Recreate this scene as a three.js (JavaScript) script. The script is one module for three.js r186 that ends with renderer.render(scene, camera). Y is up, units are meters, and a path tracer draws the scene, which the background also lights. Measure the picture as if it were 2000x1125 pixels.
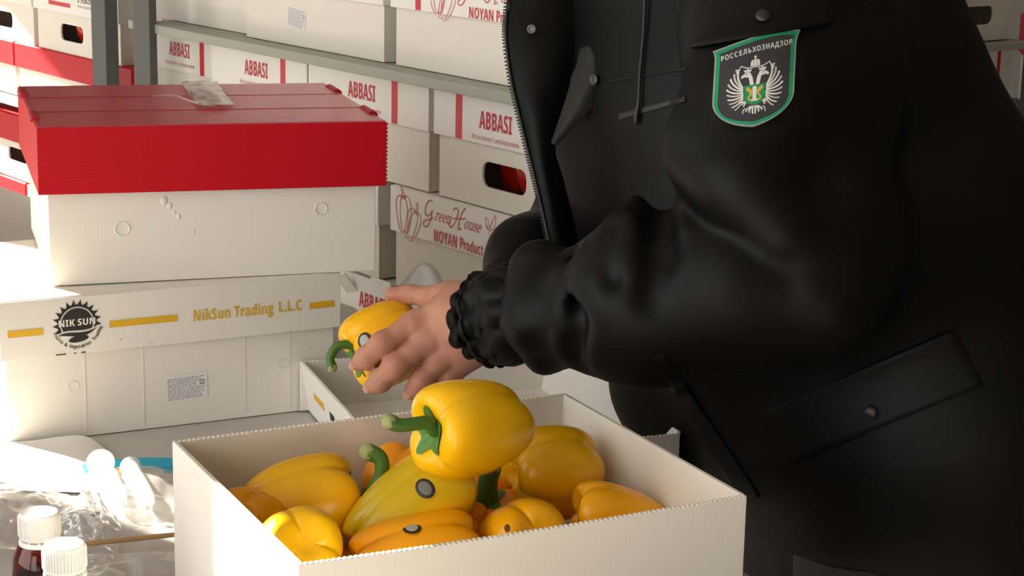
import * as THREE from 'three';
import { mergeGeometries, mergeVertices } from 'three/addons/utils/BufferGeometryUtils.js';
import { RoundedBoxGeometry } from 'three/addons/geometries/RoundedBoxGeometry.js';

// ---------------------------------------------------------------- camera, sky, sun, exposure
const scene = new THREE.Scene();
const camera = new THREE.PerspectiveCamera(16.886, 2000 / 1125, 0.05, 60);
const PITCH = 0.2327, ROLL = 0.0208;
camera.position.set(0, 1.4226, 0);
{
  const c = Math.cos(PITCH), s = Math.sin(PITCH), cr = Math.cos(ROLL), sr = Math.sin(ROLL);
  camera.up.set(-sr, c * cr, -s * cr);
  camera.lookAt(0, 1.4226 - s, -c);
}
scene.background = new THREE.Color(1.0, 0.985, 0.96);
scene.backgroundIntensity = 1.0;
const SUN_EL = 30 * Math.PI / 180;
const sun = new THREE.DirectionalLight(0xfff0dc, 12);
{
  const h = Math.cos(SUN_EL), L = new THREE.Vector3(0.81 * h, -Math.sin(SUN_EL), 0.587 * h).normalize();
  sun.target.position.set(-0.2, 0.8, -1.7);
  sun.position.copy(sun.target.position).addScaledVector(L, -6);
  sun.castShadow = true;
  const sc = sun.shadow.camera; sc.left = sc.bottom = -2.5; sc.right = sc.top = 2.5; sc.near = 0.5; sc.far = 12;
  sun.shadow.mapSize.set(2048, 2048); sun.shadow.bias = -0.0005;
}
scene.add(sun, sun.target);
const renderer = new THREE.WebGLRenderer({ antialias: true });
renderer.toneMapping = THREE.LinearToneMapping;
renderer.toneMappingExposure = 3.3;
renderer.shadowMap.enabled = true;

// ---------------------------------------------------------------- helpers
const V = (x, y, z) => new THREE.Vector3(x, y, z);
let seed = 7;
const rnd = () => { seed = (seed * 1664525 + 1013904223) >>> 0; return seed / 4294967296; };
const rr = (a, b) => a + (b - a) * rnd();
const lerp = (a, b, t) => a + (b - a) * t, clamp = (x, a, b) => Math.min(b, Math.max(a, x));
const sstep = (a, b, x) => { const t = clamp((x - a) / (b - a), 0, 1); return t * t * (3 - 2 * t); };
function hash(x, y, z) { const s = Math.sin(x * 127.1 + y * 311.7 + z * 74.7) * 43758.5453; return s - Math.floor(s); }
function noise(x, y, z) {
  const X = Math.floor(x), Y = Math.floor(y), Z = Math.floor(z), f = (t) => t * t * (3 - 2 * t), u = f(x - X), v = f(y - Y), w = f(z - Z);
  const l = (i, j) => lerp(hash(X, Y + i, Z + j), hash(X + 1, Y + i, Z + j), u);
  return lerp(lerp(l(0, 0), l(1, 0), v), lerp(l(0, 1), l(1, 1), v), w) * 2 - 1;
}
const used = {};
function numbered(n) { const k = used[n] = (used[n] ?? -1) + 1; return k ? n + '_' + String(k).padStart(3, '0') : n; }
function shade(o) { o.castShadow = o.receiveShadow = true; return o; }
function tag(o, label, category, group) { Object.assign(o.userData, { label, category }); if (group) o.userData.group = group; return o; }
function thing(name, label, category, pos = [0, 0, 0], turn = 0, group) {
  const o = new THREE.Group(); o.name = numbered(name); scene.add(o);
  o.position.set(...pos); o.rotation.y = turn; return tag(o, label, category, group);
}
function part(name, geo, mat, parent) { const m = shade(new THREE.Mesh(geo, mat)); m.name = parent === scene ? numbered(name) : name; parent.add(m); return m; }
function struct(name, geo, mat) { const m = part(name, geo, mat, scene); m.name = name; m.userData.kind = 'structure'; return m; }
function std(color, roughness = 0.7, o = {}) { const { phys, ...r } = o; const C = phys ? THREE.MeshPhysicalMaterial : THREE.MeshStandardMaterial; return new C({ color: new THREE.Color(...color), roughness, ...r }); }
function canvasTex(w, h, draw, srgb = true) {
  const c = document.createElement('canvas'); c.width = w; c.height = h; draw(c.getContext('2d'), w, h);
  const t = new THREE.CanvasTexture(c); if (srgb) t.colorSpace = THREE.SRGBColorSpace; return t;
}
function dataTex(w, h, fn) {
  const d = new Uint8Array(w * h * 4);
  for (let y = 0; y < h; y++) for (let x = 0; x < w; x++) { const v = clamp(fn(x, y), 0, 1) * 255, i = (y * w + x) * 4; d[i] = d[i + 1] = d[i + 2] = v; d[i + 3] = 255; }
  const t = new THREE.DataTexture(d, w, h); t.magFilter = t.minFilter = THREE.LinearFilter; t.wrapS = t.wrapT = THREE.RepeatWrapping; t.needsUpdate = true; return t;
}
function at(g, x, y, z, ry = 0, rx = 0, rz = 0) { const m = new THREE.Matrix4().makeRotationFromEuler(new THREE.Euler(rx, ry, rz, 'YXZ')).setPosition(x, y, z); return g.applyMatrix4(m); }
const merge = (gs) => { const any = gs.map((g) => g.index ? g.toNonIndexed() : g); for (const g of any) for (const k of Object.keys(g.attributes)) if (!['position', 'normal', 'uv'].includes(k)) g.deleteAttribute(k); return mergeGeometries(any); };
const bx = (w, h, d, x, y, z, r = 0) => at(r ? new RoundedBoxGeometry(w, h, d, 2, r) : new THREE.BoxGeometry(w, h, d), x, y, z);

// flat panel of twin-wall board: x centred, y 0..h, outer face at z = 0, back at z = -t; teeth > 0 gives a serrated (cut-flute) top edge
function panel(w, h, t, { teeth = 0, hole, sag = 0 } = {}) {
  const s = new THREE.Shape(); s.moveTo(-w / 2, 0); s.lineTo(w / 2, 0);
  if (teeth) {
    const n = Math.round(w / teeth);
    for (let i = 0; i < n; i++) { const x = w / 2 - w * i / n, p = w / n, y = h - sag * Math.sin(Math.PI * (i + .5) / n); s.lineTo(x, y - .0011); s.lineTo(x - p * .3, y); s.lineTo(x - p * .72, y); s.lineTo(x - p, y - .0011); }
  } else { s.lineTo(w / 2, h); s.lineTo(-w / 2, h); }
  s.closePath();
  if (hole) { const [hx, hy, hw, hh] = hole, r = hh / 2 * .86, p = new THREE.Path(); const a = hx - hw / 2, b = hx + hw / 2, c = hy - hh / 2, d = hy + hh / 2;
    p.moveTo(a + r, c); p.lineTo(b - r, c); p.quadraticCurveTo(b, c, b, c + r); p.lineTo(b, d - r); p.quadraticCurveTo(b, d, b - r, d); p.lineTo(a + r, d); p.quadraticCurveTo(a, d, a, d - r); p.lineTo(a, c + r); p.quadraticCurveTo(a, c, a + r, c); s.holes.push(p); }
  const b = .0005, g = new THREE.ExtrudeGeometry(s, { depth: t - 2 * b, bevelEnabled: true, bevelThickness: b, bevelSize: b, bevelOffset: -b, bevelSegments: 1, curveSegments: 6 });
  return g.translate(0, 0, -t + b);
}
// thin cloth or film from a grid of control points (rows of [x,y,z]), smooth both ways, with real thickness
function cr(p0, p1, p2, p3, t) { const t2 = t * t, t3 = t2 * t; return .5 * (2 * p1 + (p2 - p0) * t + (2 * p0 - 5 * p1 + 4 * p2 - p3) * t2 + (3 * p1 - p0 - 3 * p2 + p3) * t3); }
function spline(arr, t) { const n = arr.length - 1, x = clamp(t, 0, 1) * n, i = Math.min(Math.floor(x), n - 1), f = x - i, g = (k) => arr[clamp(k, 0, n)]; return g(0).map((_, c) => cr(g(i - 1)[c], g(i)[c], g(i + 1)[c], g(i + 2)[c], f)); }
function sheet(rows, nu, nv, thick, disp) {
  const P = [];
  for (let j = 0; j <= nv; j++) for (let i = 0; i <= nu; i++) { const u = i / nu, v = j / nv, p = spline(rows.map((r) => spline(r, u)), v); P.push(V(...p)); }
  const W = nu + 1, nrm = (i, j) => { const a = P[j * W + Math.min(i + 1, nu)].clone().sub(P[j * W + Math.max(i - 1, 0)]), b = P[Math.min(j + 1, nv) * W + i].clone().sub(P[Math.max(j - 1, 0) * W + i]); return a.cross(b).normalize(); };
  const N = P.map((_, k) => nrm(k % W, Math.floor(k / W)));
  if (disp) P.forEach((p, k) => p.addScaledVector(N[k], disp((k % W) / nu, Math.floor(k / W) / nv, p)));
  const pos = [], uv = [], idx = [], S = W * (nv + 1);
  for (const side of [1, -1]) P.forEach((p, k) => { const q = p.clone().addScaledVector(N[k], side * thick / 2); pos.push(q.x, q.y, q.z); uv.push((k % W) / nu, 1 - Math.floor(k / W) / nv); });
  for (let j = 0; j < nv; j++) for (let i = 0; i < nu; i++) { const a = j * W + i, b = a + 1, c = a + W, d = c + 1; idx.push(a, b, c, b, d, c, S + a, S + c, S + b, S + b, S + c, S + d); }
  const rim = []; for (let i = 0; i < nu; i++) rim.push(i); for (let j = 0; j < nv; j++) rim.push(j * W + nu); for (let i = nu; i > 0; i--) rim.push(nv * W + i); for (let j = nv; j > 0; j--) rim.push(j * W);
  rim.forEach((a, k) => { const b = rim[(k + 1) % rim.length]; idx.push(a, S + a, b, b, S + a, S + b); });
  const g = new THREE.BufferGeometry(); g.setAttribute('position', new THREE.Float32BufferAttribute(pos, 3)); g.setAttribute('uv', new THREE.Float32BufferAttribute(uv, 2)); g.setIndex(idx); g.computeVertexNormals(); return g;
}
// tapered tube along points [x,y,z,r]
function tube(pts, seg = 40, rad = 14, disp) {
  const pos = [], uv = [], idx = []; let prevN;
  for (let i = 0; i <= seg; i++) {
    const t = i / seg, [x, y, z, r] = spline(pts, t), e = .01, A = spline(pts, Math.max(0, t - e)), B = spline(pts, Math.min(1, t + e)), T = V(B[0] - A[0], B[1] - A[1], B[2] - A[2]).normalize();
    let N = prevN ? prevN.clone() : Math.abs(T.y) < .9 ? V(0, 1, 0) : V(1, 0, 0); N.addScaledVector(T, -N.dot(T)).normalize(); prevN = N; const Bn = T.clone().cross(N);
    for (let k = 0; k <= rad; k++) { const a = k / rad * Math.PI * 2, q = Math.max(1e-5, r + (disp ? disp(t, a) : 0)); pos.push(x + (N.x * Math.cos(a) + Bn.x * Math.sin(a)) * q, y + (N.y * Math.cos(a) + Bn.y * Math.sin(a)) * q, z + (N.z * Math.cos(a) + Bn.z * Math.sin(a)) * q); uv.push(k / rad, t); }
  }
  for (let i = 0; i < seg; i++) for (let k = 0; k < rad; k++) { const a = i * (rad + 1) + k, b = a + 1, c = a + rad + 1, d = c + 1; idx.push(a, b, c, b, d, c); }
  for (const [row, flip] of [[0, 1], [seg, 0]]) { const [x, y, z] = spline(pts, row / seg), c = pos.length / 3; pos.push(x, y, z); uv.push(.5, .5); for (let k = 0; k < rad; k++) { const a = row * (rad + 1) + k; flip ? idx.push(c, a + 1, a) : idx.push(c, a, a + 1); } }
  const g = new THREE.BufferGeometry(); g.setAttribute('position', new THREE.Float32BufferAttribute(pos, 3)); g.setAttribute('uv', new THREE.Float32BufferAttribute(uv, 2)); g.setIndex(idx); g.computeVertexNormals(); return g;
}
// surface nets of a distance field
function iso(f, lo, hi, cell, color) {
  const n = [0, 1, 2].map((k) => Math.ceil((hi[k] - lo[k]) / cell) + 1), [nx, ny, nz] = n, F = new Float32Array(nx * ny * nz), id = (i, j, k) => i + nx * (j + ny * k);
  for (let k = 0; k < nz; k++) for (let j = 0; j < ny; j++) for (let i = 0; i < nx; i++) F[id(i, j, k)] = f(lo[0] + i * cell, lo[1] + j * cell, lo[2] + k * cell);
  const vert = new Int32Array(nx * ny * nz).fill(-1), pos = [], idx = [];
  for (let k = 0; k < nz - 1; k++) for (let j = 0; j < ny - 1; j++) for (let i = 0; i < nx - 1; i++) {
    let sx = 0, sy = 0, sz = 0, c = 0;
    for (let e = 0; e < 12; e++) {
      const ax = e >> 2, b = e & 1, d = (e >> 1) & 1, a0 = [i, j, k], a1 = [i, j, k], o = [(ax + 1) % 3, (ax + 2) % 3];
      a0[o[0]] += b; a1[o[0]] += b; a0[o[1]] += d; a1[o[1]] += d; a1[ax] += 1;
      const p = F[id(...a0)], q = F[id(...a1)]; if ((p < 0) === (q < 0)) continue;
      const t = p / (p - q), m = [a0[0], a0[1], a0[2]]; m[ax] += t; sx += m[0]; sy += m[1]; sz += m[2]; c++;
    }
    if (c) { vert[id(i, j, k)] = pos.length / 3; pos.push(lo[0] + sx / c * cell, lo[1] + sy / c * cell, lo[2] + sz / c * cell); }
  }
  for (let k = 1; k < nz - 1; k++) for (let j = 1; j < ny - 1; j++) for (let i = 1; i < nx - 1; i++) for (let ax = 0; ax < 3; ax++) {
    const a = [i, j, k], b = [i, j, k]; b[ax]++; const p = F[id(...a)], q = F[id(...b)]; if ((p < 0) === (q < 0)) continue;
    const o1 = (ax + 1) % 3, o2 = (ax + 2) % 3, g = (s, t) => { const c = [i, j, k]; c[o1] -= s; c[o2] -= t; return vert[id(...c)]; };
    const A = g(0, 0), B = g(1, 0), C = g(1, 1), D = g(0, 1); if (A < 0 || B < 0 || C < 0 || D < 0) continue;
    p < 0 ? idx.push(A, B, C, A, C, D) : idx.push(A, C, B, A, D, C);
  }
  const nor = [], e = cell * .5, col = [];
  for (let v = 0; v < pos.length; v += 3) { const [x, y, z] = [pos[v], pos[v + 1], pos[v + 2]], g = V(f(x + e, y, z) - f(x - e, y, z), f(x, y + e, z) - f(x, y - e, z), f(x, y, z + e) - f(x, y, z - e)).normalize(); nor.push(g.x, g.y, g.z); if (color) col.push(...color(x, y, z)); }
  const g = new THREE.BufferGeometry(); g.setAttribute('position', new THREE.Float32BufferAttribute(pos, 3)); g.setAttribute('normal', new THREE.Float32BufferAttribute(nor, 3)); if (color) g.setAttribute('color', new THREE.Float32BufferAttribute(col, 3)); g.setIndex(idx); return g;
}
function cap(x, y, z, a, b) { const bx_ = b[0] - a[0], by = b[1] - a[1], bz = b[2] - a[2], px = x - a[0], py = y - a[1], pz = z - a[2], t = clamp((px * bx_ + py * by + pz * bz) / (bx_ * bx_ + by * by + bz * bz + 1e-12), 0, 1); return Math.hypot(px - bx_ * t, py - by * t, pz - bz * t) - lerp(a[3], b[3], t); }
const smin = (a, b, k) => { const h = Math.max(k - Math.abs(a - b), 0) / k; return Math.min(a, b) - h * h * k / 4; };
const chainD = (x, y, z, c, k) => { let d = cap(x, y, z, c[0], c[1]); for (let i = 1; i < c.length - 1; i++) d = smin(d, cap(x, y, z, c[i], c[i + 1]), k); return d; };

// ---------------------------------------------------------------- textures and materials
const T = 0.75;
const fluteV = dataTex(64, 4, (x) => .5 + .5 * Math.cos(x / 8 * 2 * Math.PI)), fluteH = dataTex(4, 64, (x, y) => .5 + .5 * Math.cos(y / 8 * 2 * Math.PI));
for (const t of [fluteV, fluteH]) t.repeat.set(1 / .0344, 1 / .0344);
const mottle = dataTex(256, 256, (x, y) => { const t = (u, v, f) => { const a = u / 256 * 2 * Math.PI, b = v / 256 * 2 * Math.PI; return noise(Math.cos(a) * f + 9, Math.sin(a) * f + Math.cos(b) * f, Math.sin(b) * f + 3); }; return .5 + .3 * t(x, y, 1.5) + .2 * t(x, y, 6); });
mottle.repeat.set(4, 4);
const M = {
  board: std([.80, .76, .69], .55, { bumpMap: fluteV, bumpScale: .000025 }),
  boardH: std([.80, .76, .69], .55, { bumpMap: fluteH, bumpScale: .00003 }),
  white: std([.86, .84, .80], .5, { bumpMap: fluteV, bumpScale: .00002 }),
  whiteH: std([.84, .82, .78], .5, { bumpMap: fluteH, bumpScale: .00008 }),
  beige: std([.74, .69, .59], .6, { bumpMap: fluteV, bumpScale: .00003 }),
  red: std([.52, .003, .012], .5, { phys: 1, specularIntensity: .45, bumpMap: fluteH, bumpScale: .00007 }),
  redDeep: std([.42, .006, .02], .45),
  steel: std([.085, .087, .085], .55),
  galv: std([.36, .37, .32], .6),
  table: std([.50, .48, .455], .6),
  jacket: std([.0017, .0018, .0021], .53, { phys: 1, specularIntensity: .38, specularColor: new THREE.Color(.9, .96, 1) }),
  cloth2: std([.0025, .0025, .003], .8),
  black: std([.012, .012, .013], .5),
  snap: std([.012, .012, .013], .4),
  clear: std([.97, .97, .97], .12, { phys: 1, transmission: .88, thickness: 0, side: THREE.DoubleSide }),
  film: std([.9, .9, .88], .35, { phys: 1, transmission: .7, thickness: 0, side: THREE.DoubleSide }),
  paper: std([.82, .81, .78], .8),
};
function decal(w, h, tex, r = .55) { return [new THREE.PlaneGeometry(w, h), new THREE.MeshStandardMaterial({ map: tex, transparent: true, roughness: r })]; }
const INK = '#c62638';
const texABBASI = canvasTex(512, 256, (c, w, h) => { c.fillStyle = INK; c.textAlign = 'center'; c.save(); c.translate(w / 2, 150); c.scale(.78, 1.25); c.font = 'bold 112px sans-serif'; c.fillText('ABBASI', 0, 0); c.restore(); c.save(); c.translate(w / 2, 216); c.scale(.78, 1); c.font = '36px sans-serif'; c.fillText('Rich in vitamin C and betacarotene', 0, 0); c.restore(); });
const texGreen = canvasTex(1024, 384, (c) => {
  c.strokeStyle = c.fillStyle = '#cf4450'; c.lineWidth = 5; c.lineCap = 'round';
  const pepper = (x, y, a, s) => { c.save(); c.translate(x, y); c.rotate(a); c.scale(s, s); c.beginPath(); c.moveTo(0, -70); c.bezierCurveTo(-40, -100, -80, -60, -72, 0); c.bezierCurveTo(-68, 60, -50, 120, -30, 135); c.bezierCurveTo(-10, 140, -5, 128, 0, 122); c.bezierCurveTo(10, 138, 30, 138, 42, 120); c.bezierCurveTo(62, 80, 74, 30, 72, -10); c.bezierCurveTo(72, -70, 40, -98, 0, -70);
    c.moveTo(-14, -72); c.bezierCurveTo(-40, -40, -40, 60, -22, 120); c.moveTo(16, -72); c.bezierCurveTo(44, -40, 46, 50, 30, 116); c.moveTo(-22, -78); c.lineTo(-8, -62); c.lineTo(2, -74); c.lineTo(14, -62); c.lineTo(24, -78); c.moveTo(-6, -80); c.bezierCurveTo(-6, -100, -14, -120, -22, -128); c.lineTo(-8, -132); c.bezierCurveTo(2, -118, 8, -100, 8, -80); c.stroke(); c.restore(); };
  pepper(95, 190, -.08, 1.05); pepper(195, 250, .42, .95);
  // script word, drawn as slanted lettering with swash capitals
  c.save(); c.transform(1, .0, -.42, 1, 340, 200); c.font = '92px serif'; c.scale(.78, 1); c.fillText('reen', 84, 0); c.fillText('ouse', 446, 0); c.restore();
  c.lineWidth = 7; c.beginPath(); c.moveTo(385, 92); c.bezierCurveTo(350, 70, 300, 140, 318, 178); c.bezierCurveTo(332, 200, 372, 178, 384, 146); c.bezierCurveTo(372, 200, 350, 262, 312, 256); c.bezierCurveTo(280, 250, 300, 220, 340, 210); c.bezierCurveTo(370, 203, 390, 195, 400, 185); c.stroke();
  c.beginPath(); c.moveTo(590, 110); c.bezierCurveTo(612, 80, 640, 90, 636, 116); c.bezierCurveTo(628, 150, 596, 210, 562, 214); c.moveTo(706, 78); c.bezierCurveTo(668, 96, 650, 160, 636, 206); c.bezierCurveTo(632, 218, 646, 220, 660, 204); c.moveTo(590, 160); c.bezierCurveTo(620, 150, 660, 156, 700, 140); c.moveTo(578, 214); c.bezierCurveTo(548, 220, 536, 196, 560, 184); c.stroke();
  c.translate(52, -8); c.lineWidth = 4; c.beginPath(); c.moveTo(880, 210); c.bezierCurveTo(878, 170, 880, 140, 930, 80); c.bezierCurveTo(940, 130, 930, 160, 884, 176); c.moveTo(880, 176); c.bezierCurveTo(850, 160, 836, 130, 842, 104); c.bezierCurveTo(872, 116, 884, 150, 880, 190); c.moveTo(846, 150); c.lineTo(860, 176); c.moveTo(890, 205); c.lineTo(922, 196); c.stroke(); c.translate(-52, 8);
  c.save(); c.translate(398, 330); c.scale(.72, 1.12); c.font = 'bold 92px sans-serif'; c.fillText('NOYAN P', 0, 0); c.font = 'bold 82px sans-serif'; c.fillText('roduct', 404, 0); c.restore();
});
const texNik = canvasTex(2048, 340, (c, W, H) => {
  c.fillStyle = '#dfae1e'; for (const [a, b, y] of [[.02, .117, .55], [.304, .502, .54], [.904, .982, .56]]) c.fillRect(a * W, y * H - 20, (b - a) * W, 40);
  c.font = 'bold 92px sans-serif'; c.save(); c.translate(.547 * W, .63 * H); c.scale(.74, 1); c.fillText('NikSun Trading', 0, 0); c.fillText('L.L.C', 715, -3); c.restore();
  const x = .213 * W, y = .47 * H, R = 104; c.save(); c.translate(x, y); c.fillStyle = '#26221f';
  for (let i = 0; i < 14; i++) { const a = -Math.PI * 1.12 + i / 13 * Math.PI * 1.24; c.save(); c.rotate(a); c.beginPath(); c.moveTo(R + 2, -18); c.quadraticCurveTo(R + 14, -6, R + 40, 4); c.quadraticCurveTo(R + 14, 8, R + 2, 18); c.fill(); c.restore(); }
  c.lineWidth = 13; c.strokeStyle = '#26221f'; c.beginPath(); c.arc(0, 0, R + 2, Math.PI * .86, Math.PI * 2.16); c.stroke();
  c.beginPath(); c.arc(0, 0, R - 13, 0, 7); c.fill();
  c.globalCompositeOperation = 'destination-out'; c.beginPath(); c.moveTo(-120, 62); c.bezierCurveTo(-50, 10, 20, 70, 120, 20); c.lineTo(120, 120); c.lineTo(-120, 120); c.fill(); c.globalCompositeOperation = 'source-over';
  c.beginPath(); c.moveTo(-112, 66); c.bezierCurveTo(-50, 26, 30, 84, 116, 28); c.bezierCurveTo(40, 112, -30, 62, -112, 66); c.fill();
  c.beginPath(); c.ellipse(6, 92, 58, 19, -.12, 0, 7); c.fill();
  c.fillStyle = '#efe9dc'; c.font = 'bold 54px sans-serif'; c.textAlign = 'center'; c.fillText('NIK SUN', 0, 12);
  c.fillStyle = '#26221f'; c.font = 'bold 27px sans-serif'; const s = 'Fruits & Vegetables Trading';
  [...s].forEach((ch, i) => { const a = Math.PI * .88 - i / (s.length - 1) * Math.PI * .8; c.save(); c.rotate(a); c.translate(R + 34, 0); c.rotate(-Math.PI / 2); c.fillText(ch, 0, 9); c.restore(); });
  c.restore(); c.fillStyle = '#3a3424'; c.fillRect(.15 * W, H - 9, 60, 7); c.fillRect(.2 * W, H - 8, 18, 5); c.fillRect(.222 * W, H - 10, 26, 8); c.fillRect(.335 * W, .81 * H, 6, 6); c.fillRect(.42 * W, .93 * H, 5, 5);
});
const texSticker = canvasTex(256, 160, (c, w, h) => { c.fillStyle = '#e9e8ea'; c.fillRect(0, 0, w, h); c.fillStyle = '#77757c'; for (let y = 14; y < h - 8; y += 11) { let x = 8; const end = y > 40 && y < 75 ? 190 : w - rr(8, 40); while (x < end) { const l = rr(8, 34); c.fillRect(x, y, Math.min(l, end - x), 4.5); x += l + 5; } } c.strokeStyle = '#55535a'; c.lineWidth = 5; c.strokeRect(212, 42, 26, 26); c.fillRect(222, 50, 7, 14); });
const texWord = canvasTex(256, 96, (c) => { c.fillStyle = '#6d6272'; c.font = 'bold 60px serif'; c.fillText('PARSC', 10, 58); c.font = '18px sans-serif'; c.fillText('Product of greenhouse', 12, 84); });

// ---------------------------------------------------------------- the room
const concrete = std([.36, .34, .31], .85, { bumpMap: mottle, bumpScale: .002 });
const wallMat = std([.50, .49, .46], .8), darkWall = std([.16, .155, .15], .85);
struct('floor', bx(6.4, .2, 9, 0.2, -.1, -2.2), concrete);
struct('ceiling', bx(6.6, .15, 9, 0.2, 3.275, -2.2), wallMat);
struct('wall_back', bx(6.4, 3.2, .15, 0.2, 1.6, -6.7), wallMat);
struct('wall_right', bx(.15, 3.2, 9, 3.3, 1.6, -2.2), darkWall);
struct('wall_front', merge([bx(4.1, 3.2, .15, 1.35, 1.6, 2.3), bx(1.8, .4, .15, -1.55, 3.0, 2.3), bx(.3, 3.2, .15, -2.5, 1.6, 2.3)]), darkWall);
// left wall: a loading front with a tall narrow opening, a post and a wide gate opening
const XL = -2.2;
{ // pieces of the left wall: [z0, z1, y0, y1]
  const W = [[-6.7, -4.75, 0, 3.2], [-4.75, -4.51, 2.04, 3.2], [-4.51, -4.3, 0, 3.2], [-4.3, -4.05, 1.70, 3.2], [-4.05, -3.571, 0, 3.2], [-3.571, -3.125, 2.24, 3.2], [-3.125, -2.995, 0, 3.2], [-2.995, -2.52, 2.85, 3.2], [-2.995, -2.52, 0, 2.15], [-2.52, -1.5, 0, 3.2], [-1.5, 1.4, 2.85, 3.2], [1.4, 2.3, 0, 3.2]];
  struct('wall_left', merge(W.map(([a, b, c, d]) => bx(.15, d - c, b - a, XL - .075, (c + d) / 2, (a + b) / 2))), wallMat);
}
struct('ground', bx(14, .1, 16, -9.35, -.15, -2), std([.34, .32, .29], .9));

// ---------------------------------------------------------------- table
{
  const t = thing('work_table', 'grey covered work table under the cartons and bottles', 'table', [0, 0, 0]);
  // outline: right edge runs past the trays and the person, back right corner by the rack
  const s = new THREE.Shape(); const pts = [[-.228, -2.700], [.36, -1.40], [.30, -1.0], [-1.5, -1.0], [-1.5, -3.2], [-1.058, -3.688]];
  pts.forEach(([x, z], i) => i ? s.lineTo(x, -z) : s.moveTo(x, -z)); s.closePath();
  const g = new THREE.ExtrudeGeometry(s, { depth: .03, bevelEnabled: true, bevelThickness: .002, bevelSize: .002, bevelSegments: 2 }).rotateX(-Math.PI / 2).translate(0, T - .032, 0);
  part('table_top', g, M.table, t);
  for (const [x, z] of [[-1.08, -1.08], [.24, -1.08], [-1.42, -3.1], [-.30, -2.52]]) part('leg', bx(.05, T - .032, .05, x, (T - .032) / 2, z, .004), M.steel, t);
}

// ---------------------------------------------------------------- cartons
const shell = (L, D, H, t, o = {}) => merge([panel(L, H, t, o.front || {}).translate(0, 0, D / 2), at(panel(L, H, t, o.back || {}), 0, 0, -D / 2, Math.PI), at(panel(D - 2 * t, H, t, o.side || {}), L / 2, 0, 0, Math.PI / 2), at(panel(D - 2 * t, H, t, o.side || {}), -L / 2, 0, 0, -Math.PI / 2), bx(L - 2 * t, t, D - 2 * t, 0, t / 2, 0)]);
const lidShell = (L, D, h, t) => merge([panel(L, h - .001, t).translate(0, 0, D / 2), at(panel(L, h - .001, t), 0, 0, -D / 2, Math.PI), at(panel(D - 2 * t, h - .001, t), L / 2, 0, 0, Math.PI / 2), at(panel(D - 2 * t, h - .001, t), -L / 2, 0, 0, -Math.PI / 2), bx(L - .004, t, D - .004, 0, h - t / 2, 0, .001)]);
const RY = -0.9089, RP = V(-.1, 0, -2.6), RD = V(Math.cos(.9089), 0, Math.sin(.9089)), RN = V(-Math.sin(.9089), 0, Math.cos(.9089));
const rack = (t, n, y) => RP.clone().addScaledVector(RD, t).addScaledVector(RN, n).setY(y);
const OV = .006, BT = .004;
// a lidded carton standing at the rack: t0..t1 along the front, y0 base, H height, lidH lid depth
function rackCarton(label, t0, t1, y0, H, { lidH = .065, lidMat = M.white, bodyMat = M.board, D = .30, hole, group, n = 0, tabs, tilt = 0, turn = RY, pos } = {}) {
  const L = t1 - t0, c = pos || rack((t0 + t1) / 2, n - D / 2 - OV, T + y0);
  const g = thing('carton', label, 'box', c.toArray(), turn, group);
  part('body', shell(L - 2 * OV, D, H - .004, BT, { front: { hole } }), bodyMat, g);
  if (lidH) { const lid = part('lid', lidShell(L, D + 2 * OV, lidH, BT * .8), lidMat, g); lid.position.y = H - lidH; lid.rotation.x = tilt; g.userData.lid = lid;
    for (const [x, w] of tabs || []) part('lock_tab', bx(w, .007, .0035, x, lidH + .002, D / 2 + OV - .003, .001), lidMat, lid); }
  g.lidZ = D / 2 + OV + .0006; g.bodyZ = D / 2 + .0006; g.H = H; g.lidH = lidH; g.L = L;
  delete g.userData.lid; g.lid = g.children.find((o) => o.name === 'lid'); return g;
}
function print(name, tex, w, h, x, y, z, parent) { const [a, b] = decal(w, h, tex); const m = part(name, a, b, parent); m.position.set(x, y, z); return m; }
const stripeMat = std([.62, .02, .04], .5);
function stripe(g, t, w = .014) { const m = part('red_stripe', bx(w, g.lidH - .002, .0006, 0, g.lidH / 2, 0), stripeMat, g.lid); m.position.set(t, 0, g.lidZ - .0004); }
const mid = (a, b) => (a + b) / 2;
// steel rack
{
  const r = thing('storage_rack', 'grey steel storage rack holding the rows of white cartons', 'shelf', [0, 0, 0]);
  const bar = (name, t, n, y, w, h, d, m) => { const q = rack(t, n, y); return part(name, at(new RoundedBoxGeometry(w, h, d, 2, .0015), q.x, q.y, q.z, RY), m, r); };
  bar('post', -.9105, .048, 1.2, .053, 2.4, .024, M.steel); bar('post', -.764, .048, 1.2, .058, 2.4, .014, M.steel); bar('post', .312, -.03, 1.2, .045, 2.4, .045, M.steel);
  bar('beam', -.26, .03, T + .344, 1.14, .0145, .03, M.galv); bar('beam', -1.6, .03, T + .153, 1.35, .012, .03, M.galv);
  bar('shelf_panel', -.24, -.18, T + .345, 1.15, .006, .36, M.galv); bar('shelf_panel', -1.6, -.18, T + .147, 1.35, .006, .36, M.galv);
  bar('shelf_panel', -.24, -.18, T - .30, 1.15, .006, .36, M.galv); bar('shelf_panel', -1.6, -.18, T - .30, 1.35, .006, .36, M.galv);
  bar('post', -2.3, .048, 1.2, .053, 2.4, .024, M.steel); bar('post', -.21, -.385, 1.2, .05, 2.4, .03, M.steel); bar('post', -1.0, -.385, 1.2, .05, 2.4, .03, M.steel); bar('post', -2.3, -.385, 1.2, .05, 2.4, .03, M.steel);
}
function abbasi(g, textT, stripeT, yc = .030, w = .118) { print('printed_lettering', texABBASI, w, w / 2, textT, yc, g.lidZ, g.lid); stripe(g, stripeT); }
const U = .349;
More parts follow.
